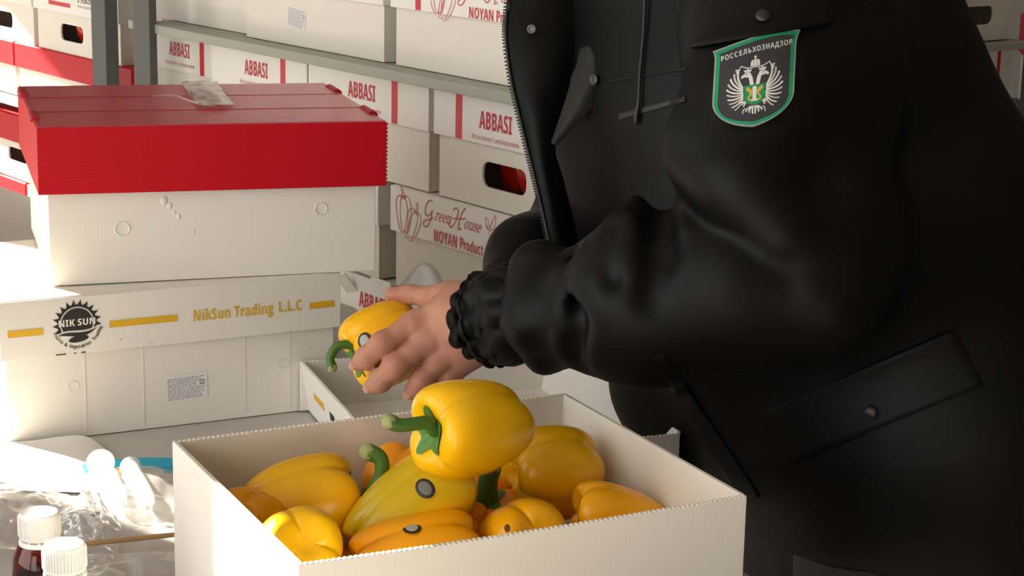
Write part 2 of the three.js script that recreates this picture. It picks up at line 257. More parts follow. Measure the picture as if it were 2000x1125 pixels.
{ // upper shelf
  rackCarton('white carton on the upper shelf beside the grey post, no sticker on its side', -.875, -.545, U, .145, { n: -.02, group: 'cartons on the upper shelf' });
  let g = rackCarton('white carton on the upper shelf with a small paper sticker on its side', -.535, -.142, U, .145, { group: 'cartons on the upper shelf' });
  stripe(g, -.25 + .3385); print('paper_sticker', texSticker, .05, .03, -.38 + .3385, .042, g.bodyZ, g).rotation.z = -.1;
  g = rackCarton('white carton on the upper shelf with red pepper drawings and lettering on its lid', -.124, .27, U, .145, { group: 'cartons on the upper shelf' });
  print('printed_lettering', texGreen, .24, .075, .115 - .073 - .03, .028, g.lidZ, g.lid); stripe(g, -.057 - .073, .012);
}
{ // cartons below the upper beam
  const grp = 'cartons with red lettering under the upper beam', tb = [[-.09, .05], [.09, .05]];
  let g = rackCarton('white carton with red lettering on its lid, tight beside the grey post', -.905, -.634, .182, .15, { n: -.02, group: grp }); abbasi(g, -.774 + .7695, -.698 + .7695);
  g = rackCarton('white carton with red lettering and stripe, third from the jacket under the beam', -.63, -.343, .182, .15, { group: grp, tabs: tb }); abbasi(g, -.49 + .4865, -.411 + .4865);
  g = rackCarton('white carton with red lettering, directly behind the right corner of the red lid', -.338, -.03, .182, .15, { group: grp, tabs: tb }); abbasi(g, -.195 + .184, -.112 + .184);
  g = rackCarton('white carton with an oval hand hole showing red peppers, beside the open jacket', -.018, .285, .182, .15, { group: grp, tabs: tb, hole: [.133 - .1335, .045, .094, .034] }); abbasi(g, .121 - .1335, .040 - .1335, .026);
  // next row down
  const g2 = 'cartons at the height of the hand';
  rackCarton('white carton with a beige side, partly behind the red lidded carton', -.53, -.152, .035, .1455, { group: g2, bodyMat: M.beige });
  g = rackCarton('white carton with red greenhouse pepper drawings on its lid, behind the hand', -.121, .275, .035, .1455, { group: g2, bodyMat: M.beige });
  print('printed_lettering', texGreen, .245, .088, .012 - .077, .034, g.lidZ, g.lid);
  const g3 = 'bottom row of cartons behind the table';
  g = rackCarton('white carton low behind the table edge with its red lettering half hidden', -.40, -.075, -.115, .1465, { group: g3, tabs: tb }); abbasi(g, -.165 + .2375, -.30 + .2375, .026); { const f = part('bent_tab', new RoundedBoxGeometry(.028, .032, .002, 2, .0008), M.white, g.lid); f.position.set(.015, .052, g.lidZ + .008); f.rotation.set(.5, .2, .25); }
  rackCarton('white carton low on the rack behind the held pepper', -.065, .28, -.115, .1465, { group: g3 });
  rackCarton('white carton at the back of the table behind the red lidded box', -.80, -.41, -.115, .1465, { group: g3 });
  rackCarton('plain white carton on the rack hidden behind the red lid', -.90, -.54, .035, .1455, { group: g2, n: -.02 });
}
{ // left bay
  const grp = 'white cartons topmost in the left bay', g2 = 'red lidded cartons in the left bay', g3 = 'cartons under the left beam';
  let g = rackCarton('white carton with dark hand hole beside the post, top of the left bay', -1.304, -.955, .257, .138, { group: grp, hole: [-1.155 + 1.1295, .038, .093, .030] }); stripe(g, -1.19 + 1.1295, .09); print('printed_lettering', texWord, .085, .032, -1.075 + 1.1295, .028, g.lidZ, g.lid);
  g.lid.children[0].scale.set(1, .12, 1); g.lid.children[0].position.y = .012;
  rackCarton('white carton with a hand hole at the very left edge of the top row', -1.61, -1.312, .257, .138, { group: grp, hole: [0, .038, .093, .030] });
  rackCarton('plain white carton seen between the two grey posts', -.952, -.912, .257, .138, { n: -.06, lidH: .06 });
  rackCarton('carton with a sunlit red lid in the left bay beside the grey post', -1.397, -.912, .153, .104, { group: g2, lidH: .046, lidMat: M.red });
  rackCarton('carton with a red lid at the very left edge, above the left beam', -1.80, -1.403, .153, .104, { group: g2, lidH: .046, lidMat: M.red });
  rackCarton('carton with a sunlit red lid and hand hole just under the left beam', -1.57, -1.262, -.012, .128, { group: g3, lidH: .054, lidMat: M.red, hole: [0, .047, .085, .026] });
  rackCarton('carton with a red lid low on the left behind the stacked boxes', -1.76, -1.372, -.12, .107, { group: g3, lidH: .044, lidMat: M.red });
  rackCarton('white lidded carton low on the left behind the stacked boxes', -1.362, -.99, -.12, .107, { group: g3 });
  rackCarton('white carton under the left beam behind the left end of the red lid', -1.255, -.96, -.012, .128, { group: g3 });
}
{ // red peppers inside the carton with the hand hole
  const red = std([.5, .01, .008], .3, { phys: 1, clearcoat: .4, clearcoatRoughness: .2 });
  const E = (w, o, y) => rack(.35, 0, 0).addScaledVector(RN, -w).addScaledVector(RD, o).setY(y);
  for (const [p, turn, label] of [
    [rack(.150, -.058, T + .226), .5, 'red bell pepper showing brightly through the hand hole beside the open jacket'],
    [rack(.070, -.085, T + .228), 1.5, 'dark red bell pepper at the shadowed side of the hand hole beside the jacket'],
    [rack(-1.165, -.060, T + .297), .9, 'red bell pepper behind the hand hole of the top carton beside the grey post'],
    [rack(-1.455, -.060, T + .297), 2.1, 'red bell pepper behind the hand hole at the very left edge of the top row'],
    [rack(-1.405, -.060, T + .036), 1.2, 'red bell pepper behind the hand hole under the left beam'],
    [E(.672, -.07, T + .432), .3, 'dark red bell pepper behind the hand hole at the right edge']]) {
    const o = thing('red_bell_pepper', label, 'pepper', p.toArray(), turn, 'red peppers inside the cartons');
    part('flesh', pepperGeo(.078, .036, 4, 3 + turn, .3), red, o); o.rotation.z = .3;
  }
}
{ // end bay of the rack, right of the person, in the dark
  const C0 = rack(.35, 0, 0), E = (w, o, y) => C0.clone().addScaledVector(RN, -w).addScaledVector(RD, o).setY(y), tE = Math.PI / 2 + RY;
  const r = thing('end_rack', 'dark steel rack end with a pale beam at the right edge behind the back', 'shelf');
  const b = (n, w, o, y, a, h, d, m) => { const q = E(w, o, y); part(n, at(new RoundedBoxGeometry(a, h, d, 2, .001), q.x, q.y, q.z, tE), m, r); };
  b('post', .79, .03, 1.2, .06, 2.4, .03, M.steel); b('beam', .58, .03, T + .389, .40, .010, .02, M.galv); b('shelf_panel', .60, -.18, T + .388, .35, .006, .36, M.galv); b('shelf_panel', .60, -.18, T + .097, .35, .006, .36, M.galv);
  const ec = (label, w0, w1, y0, H, o) => { const q = E((w0 + w1) / 2, -.15 - OV, T + y0); return rackCarton(label, 0, w1 - w0, y0, H, { pos: q, turn: tE, ...o }); };
  ec('white carton with hand hole above the beam at the right edge', .50, .755, .393, .11, { lidH: .045, hole: [.05, .036, .07, .026] });
  const g = ec('white carton with a thin red stripe under the beam at the right edge', .42, .755, .10, .28, { lidH: .2 }); stripe(g, .725 - .5875, .007);
  const far = (label, x, y, z, H, lh) => { const q = rackCarton(label, 0, .38, 0, H, { pos: V(x, y, z), turn: -.15, lidMat: M.red, lidH: lh, group: 'red lidded cartons in the dark corner' }); };
  const f = thing('far_rack', 'dark rack shelf under the shaded red lidded cartons', 'shelf'); part('shelf_panel', bx(.9, .012, .4, 1.12, T + .19, -3.45), M.steel, f); for (const x of [.72, 1.5]) part('post', bx(.03, 2, .03, x, 1, -3.22), M.steel, f);
  far('upper red lidded carton in the dark at the far right edge', 1.10, T + .36, -3.45, .16, .085); far('lower red lidded carton in the dark at the far right edge', 1.10, T + .2, -3.45, .158, .07);
}

// ---------------------------------------------------------------- printed lid carton and the red lidded carton on it
{
  const g = thing('printed_carton', 'white carton with black sun emblem and yellow lettering, under the red lidded one', 'box', [-.4462, T + .001, -2.2533], .4638);
  const L = .3813, D = .30, H = .164, lh = .066;
  part('body', shell(L, D, H - .004, BT), M.board, g);
  const lid = part('lid', lidShell(L + .013, D + .013, lh, .0035), M.boardH, g); lid.position.y = H - lh; lid.rotation.z = .004;
  print('printed_lettering', texNik, L + .011, lh - .001, 0, lh / 2, (D + .013) / 2 + .0006, lid);
  print('paper_sticker', texSticker, .048, .029, .012, .044, D / 2 + .0008, g).rotation.z = .03;
  for (const x of [-.104, -.038, .082, .137]) part('crease_line', bx(.0009, .09, .0006, x, .05, D / 2 + .0002), M.beige, g);
  for (const x of [-.118, .128]) part('moulded_mark', at(new THREE.TorusGeometry(.006, .0006, 6, 24), x, .06, D / 2), M.board, g);
}
{
  const g = thing('red_lidded_carton', 'white carton with a big bright red lid, topmost of the stack', 'box', [-.3859, T + .1662, -2.3109], .3061);
  const L = .3699, D = .325, H = .1787, lh = .0755; g.rotation.z = 0;
  part('body', shell(L, D, H - .004, BT), M.board, g);
  const lid = new THREE.Group(); lid.name = 'lid'; g.add(lid); lid.position.y = H - lh; lid.rotation.z = -.008;
  const LL = L + .021, DD = D + .018;
  part('top_panel', bx(LL - .002, .0035, DD - .002, 0, lh - .0018, 0, .0012), std([.60, .05, .08], .26, { phys: 1, bumpMap: mottle, bumpScale: .0003 }), lid);
  part('front_skirt', panel(LL, lh - .0015, .004).translate(0, 0, DD / 2), M.red, lid); part('rear_skirt', at(panel(LL, lh - .0015, .004), 0, 0, -DD / 2, Math.PI), M.red, lid);
  for (const s of [-1, 1]) part('side_skirt', at(panel(DD - .008, lh - .0015, .004), s * LL / 2, 0, 0, s * Math.PI / 2), M.red, lid);
  for (const s of [-1, 1]) for (const z of [-.105, .09]) { const t = part('lock_tab', new THREE.CylinderGeometry(.006, .006, .05, 12, 1, false, 0, Math.PI).rotateZ(Math.PI / 2).rotateY(Math.PI / 2), M.redDeep, lid); t.position.set(s * (LL / 2 - .003), lh - .0025, z); t.rotation.z = s > 0 ? 0 : 0; }
  part('edge_flutes', merge(Array.from({ length: 16 }, (_, i) => bx(.0016, .0024, .003, LL / 2 + .0006, .004 + i * .0045, DD / 2 - .002))), M.redDeep, lid);
  for (const s of [-1, 1]) part('crease_line', bx(LL - .01, .0005, .0012, 0, lh + .0001, s * .06), M.redDeep, lid);
  const zz = D / 2 + .0002;
  for (const [x, y, r] of [[-.105, .062, .008], [.121, .076, .007]]) part('moulded_mark', at(new THREE.TorusGeometry(r, .0008, 6, 28), x, y, zz), M.board, g);
  part('dent', merge([[-.058, .092, .004], [-.052, .086, .003], [-.047, .078, .002], [-.042, .073, .0025], [-.026, .055, .002]].map(([x, y, r]) => at(new THREE.SphereGeometry(r, 8, 6).scale(1, 1.4, .25), x, y, zz))), M.board, g);
}
{ // tape on the red lid
  const y = T + .1662 + .1787 + .0028;
  const tapeM = std([.95, .95, .94], .22, { phys: 1, transmission: .9, thickness: 0, side: THREE.DoubleSide });
  const tape = part('clear_tape', sheet([[[-.43, y, -2.478], [-.405, y + .001, -2.482], [-.384, y, -2.486]], [[-.405, y, -2.38], [-.382, y + .0012, -2.385], [-.362, y, -2.392]], [[-.372, y, -2.262], [-.35, y + .001, -2.268], [-.332, y + .0004, -2.282]]], 20, 24, .0002, (u, v) => .0011 * noise(u * 6, v * 8, 2) + .0006 * noise(u * 16, v * 20, 2)), tapeM, scene);
  tag(tape, 'piece of clear adhesive tape stuck on the red lid', 'tape');
  const tw = part('tape_strand', tube([[-.436, y + .003, -2.318, .0014], [-.41, y + .004, -2.318, .0016], [-.39, y + .004, -2.285, .0014], [-.371, y + .004, -2.256, .0018]], 24, 6), tapeM, scene);
  tag(tw, 'thin twisted strand of clear tape lying on the red lid', 'tape strand');
}

// ---------------------------------------------------------------- open trays
{
  const yaw = .4628, g = thing('open_carton', 'open white carton full of yellow bell peppers, nearest the camera', 'box', [-.048, T + .001, -1.5224], yaw);
  const L = .3785, D = .311, H = .158, t = .0042;
  part('front_panel', panel(L, H, t, { teeth: .0043, sag: .002 }).translate(0, 0, D / 2), M.board, g);
  part('rear_panel', at(panel(L, H, t, { teeth: .0043, sag: -.001 }), 0, 0, -D / 2, Math.PI), M.board, g);
  for (const s of [-1, 1]) part('side_panel', at(panel(D - 2 * t, H, t, { sag: 0 }), s * L / 2, 0, 0, s * Math.PI / 2), M.boardH, g);
  part('base', bx(L - 2 * t, t, D - 2 * t, 0, t / 2, 0), M.board, g);
}
{
  const g = thing('empty_lid', 'empty white carton lid lying upside down behind the pepper carton', 'lid', [-.034, T + .003, -2.056], .345);
  const L = .294, D = .38, H = .060, t = .004;
  part('rear_panel', at(panel(L + .02, H, t, { teeth: .0046 }), 0, 0, -D / 2, Math.PI), M.board, g); part('front_panel', panel(L + .02, H, t, { teeth: .0046 }).translate(0, 0, D / 2), M.board, g);
  const l = part('side_panel', panel(D - .006, H, t).rotateY(-Math.PI / 2), M.white, g); l.position.set(-L / 2, 0, 0); l.rotation.z = .16;
  const r = part('side_panel', panel(D - .006, H * 1.05, t).rotateY(Math.PI / 2), M.white, g); r.position.set(L / 2, 0, 0); r.rotation.z = -.2;
  part('base', bx(L, t, D - .008, 0, t / 2, 0), M.board, g);
  part('crease_line', bx(.0012, .0006, D - .02, .09, t + .0002, 0), M.beige, g);
  const ym = std([.72, .42, .02], .5); part('yellow_bar', bx(.0006, .008, .045, -.0005, .032, -.115), ym, l); part('black_print', bx(.0006, .014, .02, -.0005, .028, -.055), M.black, l);
}

// ---------------------------------------------------------------- bell peppers
function pepperGeo(len, rad, lobes, sd, taper = .35, color) {
  const nu = 72, nv = 44, pos = [], uv = [], idx = [], col = [], off = 0, amp = Array.from({ length: 8 }, (_, i) => .82 + .36 * hash(sd, i, 5));
  for (let j = 0; j <= nv; j++) for (let i = 0; i <= nu; i++) {
    const th = i / nu * Math.PI * 2, v = j / nv, ph = v * Math.PI, a = (th + off) * lobes / 2 / Math.PI, k = ((Math.floor(a) % lobes) + lobes) % lobes, f = a - Math.floor(a), cleft = Math.pow(Math.abs(Math.sin(Math.PI * f)), .62);
    const ends = Math.abs(Math.cos(ph)), q = Math.pow(Math.sin(ph), .55), h = v < .5 ? 1 : -1;
    const w = taper * sstep(.22, 1, v), lobeA = lerp(1, lerp(amp[k], amp[(k + 1) % lobes], f) * .5 + .5, .5);
    const dep = .07 + (v < .5 ? .26 : .16) * Math.pow(ends, 1.4);
    let r = rad * q * (1 - w) * (1 - dep * (1 - cleft)) * lobeA;
    let y = len / 2 * h * Math.pow(ends, .8);
    y -= h * len * (v < .5 ? .20 : .12) * Math.pow(1 - q, 1.5);            // dimples at the stem and at the blossom end
    y += h * len * .09 * sstep(.15, .75, q) * ends * (cleft - .6 + (amp[k] - 1) * .6);
    const wob = 1 + .03 * noise(Math.cos(th) * 1.6 + sd * 3, y / len * 3, Math.sin(th) * 1.6);
    r *= wob; const bend = (1 - Math.cos((v - .3) * 1.3)) * rad * .25 * (hash(sd, 3, 3) - .5) * 2;
    pos.push(r * Math.cos(th) + bend, y, r * Math.sin(th)); uv.push(i / nu, v); if (color) col.push(...color(r * Math.cos(th), y, r * Math.sin(th), v, th));
  }
  for (let j = 0; j < nv; j++) for (let i = 0; i < nu; i++) { const a = j * (nu + 1) + i, b = a + 1, c = a + nu + 1, d = c + 1; idx.push(a, b, c, b, d, c); }
  let g = new THREE.BufferGeometry(); g.setAttribute('position', new THREE.Float32BufferAttribute(pos, 3)); g.setAttribute('uv', new THREE.Float32BufferAttribute(uv, 2)); if (color) g.setAttribute('color', new THREE.Float32BufferAttribute(col, 3)); g.setIndex(idx);
  g.deleteAttribute('uv'); g = mergeVertices(g, 1e-6); g.computeVertexNormals(); return g;
}
const fleshMat = new THREE.MeshPhysicalMaterial({ vertexColors: true, roughness: .34, clearcoat: .25, clearcoatRoughness: .2, specularIntensity: .5 });
const stalkMat = std([.06, .15, .02], .55), calyxMat = std([.08, .22, .025], .5), cutMat = std([.30, .33, .14], .8), inkMat = std([.02, .018, .018], .45), silver = std([.42, .41, .40], .4), greyInk = std([.16, .16, .16], .5);
const VR = V(.9998, .0202, -.0048), VU = V(-.0208, .9729, -.2305), VT = V(0, .2306, .9730);
const vw = (r, u, t) => VR.clone().multiplyScalar(r).addScaledVector(VU, u).addScaledVector(VT, t);
function pepper(label, c, axis, len, rad, sd, { roll, cleft = [0, .8, .6], lobes = 4, taper = .3, tone = 0, green = 0, stalk, stick, scar, group = 'yellow peppers in the open carton' } = {}) {
  const o = thing('yellow_bell_pepper', label, 'pepper', c, 0, group), Y = V(0, 1, 0), A = V(...axis).normalize();
  o.quaternion.setFromUnitVectors(Y, A);
  { const c = vw(...cleft).applyQuaternion(o.quaternion.clone().invert()); o.quaternion.multiply(new THREE.Quaternion().setFromAxisAngle(Y, -Math.atan2(c.z, c.x))); }
  const inv = o.quaternion.clone().invert(), loc = (r, u, t) => vw(r, u, t).applyQuaternion(inv);
  const base = [lerp(.92, .90, tone), lerp(.53, .29, tone), .002], gr = [.42, .36, .006];
  const geo = pepperGeo(len, rad, lobes, sd, taper, (x, y, z) => { const n = noise(x * 24 + sd, y * 18, z * 24 + sd * 2), gg = clamp(green * sstep(-.3, .6, n + (green > .5 ? .25 : 0)), 0, 1), t = clamp(.5 + .5 * noise(x * 14 + sd * 5, y * 11, z * 14), 0, 1), b = [base[0], base[1] * lerp(.86, 1.12, t), base[2]]; return b.map((q, i) => lerp(q, gr[i], gg)); });
  const flesh = part('flesh', geo, fleshMat, o), tmp = new THREE.Mesh(geo, new THREE.MeshBasicMaterial({ side: THREE.DoubleSide }));
  if (stalk) {
    const q = stalk.map(([r, u, t, w]) => [...loc(r, u, t).toArray(), w]), pts = [[0, len * .24, 0, q[0][3] * 1.7], [0, len * .33, 0, q[0][3] * 1.25], ...q];
    const cp = [0, len * .37, 0], ci = [], N = 40; for (let i = 0; i < N; i++) { const th = i / N * 6.2832, w = rad * (.30 + .20 * Math.pow(Math.abs(Math.sin(th * 2.5)), 3)); for (const [k, e] of [[.45, .0025], [1, .0015]]) { const dx = Math.cos(th) * w * k, dz = Math.sin(th) * w * k, hit = new THREE.Raycaster(V(dx, len, dz), V(0, -1, 0)).intersectObject(tmp)[0]; cp.push(dx, (hit ? hit.point.y : len * .4) + e, dz); } }
    cp[1] = cp[4] + .001; for (let i = 0; i < N; i++) { const a = 1 + 2 * i, b = 1 + 2 * ((i + 1) % N); ci.push(0, b, a, a, b, a + 1, b, b + 1, a + 1); } const cg = new THREE.BufferGeometry(); cg.setAttribute('position', new THREE.Float32BufferAttribute(cp, 3)); cg.setIndex(ci); cg.computeVertexNormals();
    part('calyx', cg, calyxMat, o); const s = part('stalk', tube(pts, 40, 14, (t, a) => .0005 * Math.sin(a * 5)), stalkMat, o);
    const e = pts[pts.length - 1]; part('cut_end', new THREE.SphereGeometry(e[3] * 1.04, 12, 8).translate(e[0], e[1], e[2]), cutMat, s);
  }
  const onto = (r, u) => { const h = new THREE.Raycaster(loc(r, u, .2), loc(0, 0, -1).normalize()).intersectObject(tmp)[0]; if (!h) return; const g = new THREE.Group(); g.position.copy(h.point); g.quaternion.setFromUnitVectors(V(0, 0, 1), h.face.normal.clone().normalize()); o.add(g); return g; };
  if (stick) { const s = onto(stick[0], stick[1]); if (s) { s.name = 'fruit_sticker';
    part('sticker_rim', new THREE.SphereGeometry(.0092, 28, 8, 0, 6.2832, 0, Math.PI / 2).rotateX(Math.PI / 2).scale(1, .82, .13), inkMat, s); part('sticker_face', new THREE.SphereGeometry(.0064, 24, 8, 0, 6.2832, 0, Math.PI / 2).rotateX(Math.PI / 2).scale(1.05, .76, .1).translate(0, 0, .0009), stick[2] ? silver : greyInk, s); } }
  if (scar) { const s = onto(scar[0], scar[1]); if (s) { s.name = 'blossom_scar'; part('scar_mark', new THREE.SphereGeometry(.0036, 16, 8).scale(1, .7, .15), std([.10, .05, .01], .7), s); } }
  return o;
}
// the ones seen in the open carton: world centres and stem directions
const boxAt = (x, y, z) => { const c = Math.cos(.4628), s = Math.sin(.4628); return [-.048 + x * c + z * s, T + y, -1.5224 - x * s + z * c]; };
const dirB = (x, y, z) => { const c = Math.cos(.4628), s = Math.sin(.4628); return [x * c + z * s, y, -x * s + z * c]; };
pepper('yellow bell pepper lying on top of the heap, long green stalk pointing outward', [-.0305, .938, -1.5399], [-.798, .073, .598], .106, .0455, 11, { lobes: 3, taper: .26, tone: .05, cleft: [.3, .8, .55], stalk: [[-.036, .0065, .038, .0056], [-.048, .006, .046, .0052], [-.058, .0055, .050, .0054], [-.0655, .0085, .052, .0064]] });
pepper('large yellow pepper at the left rear wall with a hooked dark green stalk', [-.1755, .862, -1.562], [.95, .05, -.30], .104, .0445, 23, { lobes: 3, taper: .45, tone: .25, green: .2, stalk: [[.050, -.002, 0, .0066], [.060, .008, .006, .0064], [.069, .024, .010, .0062], [.068, .038, .012, .0066], [.058, .0435, .013, .0074]] });
pepper('small orange yellow pepper wedged behind the hooked stalk', [-.095, .858, -1.619], [.292, .311, -.904], .070, .036, 31, { tone: .8, taper: .15 });
pepper('greenish yellow pepper in the middle with a black round sticker', [-.0811, .868, -1.5349], [.80, .46, -.38], .124, .0405, 42, { lobes: 3, taper: .38, tone: .12, green: .7, stick: [.0137, .0195, 0] });
pepper('yellow pepper at the front rim with a silver oval sticker', [-.0742, .842, -1.492], [.95, .06, -.30], .114, .037, 53, { taper: .25, tone: .45, stick: [-.002, .0255, 1] });
pepper('yellow pepper at the front rim with a dark blossom scar beside its cleft', [.0135, .840, -1.530], [-.35, -.55, -.75], .080, .041, 64, { lobes: 3, taper: .1, tone: .3, scar: [-.013, .018] });
pepper('big blunt yellow pepper in the right rear corner below the top one', [.0387, .866, -1.6405], [-.948, .054, .312], .088, .0415, 75, { lobes: 4, taper: .05, tone: .5, green: .4 });
pepper('yellow pepper tapering along the right wall of the open carton', [.098, .852, -1.560], [-.88, .22, .10], .098, .0335, 86, { lobes: 3, taper: .5, tone: .35, green: .3, cleft: [.2, -.75, .65] });
pepper('orange yellow pepper tucked in the left corner beside the wall', [-.2120, .852, -1.520], [.34, -.52, -.78], .076, .036, 97, { taper: .15, tone: .55 });
pepper('brightly sunlit yellow pepper at the left front corner', [-.164, .862, -1.440], [-.21, -.63, -.75], .080, .0385, 108, { lobes: 3, taper: .12, tone: 0 });
pepper('dark pepper deep in the gap with a green stalk over the front one', [-.045, .830, -1.560], [.9, .2, .1], .07, .034, 119, { tone: .9, taper: .2, stalk: [[.034, .012, .02, .0068], [.050, .018, .026, .0062], [.064, .023, .03, .0060], [.070, .025, .031, .0068]] });
pepper('dark pepper in the gap with a short upright green stalk', [-.020, .826, -1.625], [.05, .85, .45], .07, .036, 127, { tone: .9, taper: .2, stalk: [[.003, .036, .028, .0085], [.006, .046, .032, .0082], [.006, .050, .034, .0085]] });
for (const [x, z, i] of [[-.12, -.08, 0], [-.03, -.09, 1], [.06, -.08, 2], [.13, -.05, 3], [-.12, .05, 4], [-.03, .06, 5], [.06, .07, 6], [.13, .07, 7]])
  pepper('yellow orange bell pepper in the bottom layer under the others', boxAt(x, .041, z), dirB(Math.cos(i * 2.4), .1, Math.sin(i * 2.4)), (.084), .034, 200 + i, { tone: .9, taper: .2, group: 'bottom layer of yellow peppers' });
// the one in the hand
pepper('yellow bell pepper held in the hand with a curved green stalk', [-.1225, .922, -1.8600], [-.837, -.367, .405], .088, .0435, 131, { lobes: 3, taper: .1, tone: .25, group: 'held pepper', stalk: [[-.0325, -.002, .018, .0046], [-.0420, .000, .022, .0042], [-.0500, -.004, .024, .0042], [-.0545, -.0135, .025, .0042], [-.0525, -.0225, .025, .0048]], stick: [-.019, .004, 1] });

// ---------------------------------------------------------------- small things on the table
{
  const glass = std([.95, .97, .97], .06, { phys: 1, transmission: 1, thickness: .002, ior: 1.48 }), plastic = std([.94, .95, .95], .2, { phys: 1, transmission: .75, thickness: 0, side: THREE.DoubleSide });
  const amber = std([.9, .55, .3], .06, { phys: 1, transmission: 1, thickness: .004, ior: 1.5, attenuationColor: new THREE.Color(.45, .10, .02), attenuationDistance: .004 });
  const capM = std([.82, .81, .78], .5), blue = std([.02, .40, .62], .35), liquid = std([.035, .010, .006], .15);
  const bottle = (label, x, z) => {
    const o = thing('amber_bottle', label, 'bottle', [x, T + .0012, z], 0, 'brown medicine bottles');
    const prof = [[0, 0], [.020, 0], [.0232, .003], [.0236, .010], [.0236, .058], [.0225, .068], [.0185, .078], [.0142, .083], [.0138, .098], [.0118, .098], [.0120, .083], [.0165, .077], [.0205, .067], [.0216, .058], [.0216, .010], [.018, .0035], [0, .0035]].map(([a, b]) => new THREE.Vector2(a, b));
    part('glass_body', new THREE.LatheGeometry(prof, 48), amber, o);
    part('liquid', new THREE.LatheGeometry([[0, .004], [.0176, .004], [.0210, .0105], [.0210, .05], [0, .05]].map(([a, b]) => new THREE.Vector2(a, b)), 40), liquid, o);
    const lab = part('paper_label', new THREE.CylinderGeometry(.02395, .02395, .042, 48, 1, true).translate(0, .032, 0), M.paper, o); part('blue_band', new THREE.CylinderGeometry(.02405, .02405, .0035, 48, 1, true).translate(0, .0505, 0), blue, lab);
    const c = part('screw_cap', new THREE.LatheGeometry([[.0146, .0845], [.0168, .0845], [.0170, .0865], [.0172, .104], [.0158, .1065], [.0148, .1070], [0, .1068]].map(([a, b]) => new THREE.Vector2(a, b)), 48), capM, o);
    part('cap_ribs', merge(Array.from({ length: 44 }, (_, i) => at(new RoundedBoxGeometry(.0011, .0165, .0012, 1, .0004), Math.sin(i / 44 * 6.2832) * .0173, .0955, Math.cos(i / 44 * 6.2832) * .0173, i / 44 * 6.2832))), capM, c);
    part('tamper_ring', new THREE.LatheGeometry([[.0145, .0785], [.0172, .0785], [.0176, .0800], [.0172, .0832], [.0145, .0832]].map(([a, b]) => new THREE.Vector2(a, b)), 48), capM, o);
    part('ring_bridges', merge(Array.from({ length: 12 }, (_, i) => at(new THREE.BoxGeometry(.002, .0014, .001), Math.sin(i / 12 * 6.2832 + .2) * .0166, .0838, Math.cos(i / 12 * 6.2832 + .2) * .0166, i / 12 * 6.2832 + .2))), capM, o);
    return o;
  };
  bottle('brown glass bottle with white screw cap, standing farther from the open carton', -.392, -1.535);
  bottle('brown glass bottle with white screw cap, nearer to the camera and the carton', -.3545, -1.463);
  // wooden stick
  const stick = part('wooden_stick', tube([[-.415, T + .014, -1.698, .0024], [-.36, T + .013, -1.722, .0024], [-.29, T + .012, -1.750, .0024]], 12, 12), std([.42, .26, .11], .6), scene); tag(stick, 'thin brown wooden stick lying beside the bottles', 'stick');
  // zip bag: blue closure strip, clear film, with tubes lying on it
  const bag = thing('zip_bag', 'clear plastic bag with a bright blue closure strip beside the carton', 'bag');
  part('blue_strip', sheet([[[-.452, T + .010, -1.945], [-.40, T + .016, -1.952], [-.34, T + .014, -1.963], [-.29, T + .010, -1.975]], [[-.445, T + .004, -1.930], [-.395, T + .009, -1.936], [-.335, T + .008, -1.948], [-.285, T + .004, -1.96]]], 20, 4, .0015), blue, bag);
  part('film', sheet([[[-.447, T + .004, -1.930], [-.39, T + .012, -1.938], [-.335, T + .008, -1.948]], [[-.44, T + .003, -1.88], [-.385, T + .020, -1.885], [-.325, T + .010, -1.893]], [[-.42, T + .003, -1.815], [-.37, T + .014, -1.812], [-.32, T + .005, -1.82]], [[-.40, T + .002, -1.775], [-.36, T + .006, -1.775], [-.315, T + .003, -1.78]]], 30, 30, .0002, (u, v) => .004 * noise(u * 5, v * 6, 1) + .0015 * noise(u * 17, v * 15, 5)), M.clear, bag);
  const tubeAt = (name, label, a, b, r, flange, m) => { const d = V(b[0] - a[0], b[1] - a[1], b[2] - a[2]), L = d.length(), o = thing(name, label, 'tube', a, 0, 'clear sample tubes'); o.quaternion.setFromUnitVectors(V(0, 1, 0), d.normalize());
    part('tube_wall', new THREE.LatheGeometry([[r * .82, 0], [r, 0], [r, L * .82], [r * .7, L * .95], [0, L], [0, L - .002], [r * .6, L * .93], [r * .86, L * .8], [r * .82, 0]].map(([x, y]) => new THREE.Vector2(x, y)), 28), m, o);
    part('flange', new THREE.LatheGeometry([[r * .8, -.001], [flange, -.001], [flange + .0005, .0006], [flange, .0025], [r, .003]].map(([x, y]) => new THREE.Vector2(x, y)), 32), m, o); return o; };
  tubeAt('sample_tube', 'clear plastic tube with the widest round rim on the blue strip', [-.423, T + .024, -1.914], [-.382, T + .018, -1.815], .0095, .0145, plastic);
  tubeAt('sample_tube', 'clear plastic tube with a round rim nearest the open carton', [-.391, T + .022, -1.909], [-.352, T + .018, -1.808], .0085, .0105, plastic);
  tubeAt('sample_tube', 'narrow clear glass tube lying left of the rimmed tubes', [-.436, T + .012, -1.888], [-.404, T + .010, -1.800], .0075, .0080, glass);
  const oc = thing('orange_cap', 'small orange stopper between the two rimmed tubes', 'stopper', [-.404, T + .014, -1.914]); part('plug', new THREE.CylinderGeometry(.0045, .0038, .010, 20).rotateX(1.3), std([.8, .25, .05], .5), oc); part('rim', new THREE.TorusGeometry(.0045, .0012, 8, 20).translate(0, 0, .005), std([.8, .25, .05], .5), oc);
  // crumpled clear bags
  const crump = (name, label, rows, s, a, m) => { const o = part(name, sheet(rows, 44, 44, .00025, (u, v) => Math.min(1, 6 * Math.min(u, 1 - u, v, 1 - v) + .25) * (a * Math.abs(noise(u * 4 + s, v * 4, s)) + a * .5 * Math.abs(noise(u * 10, v * 9 + s, 2)))), m, scene); tag(o, label, 'bag'); };
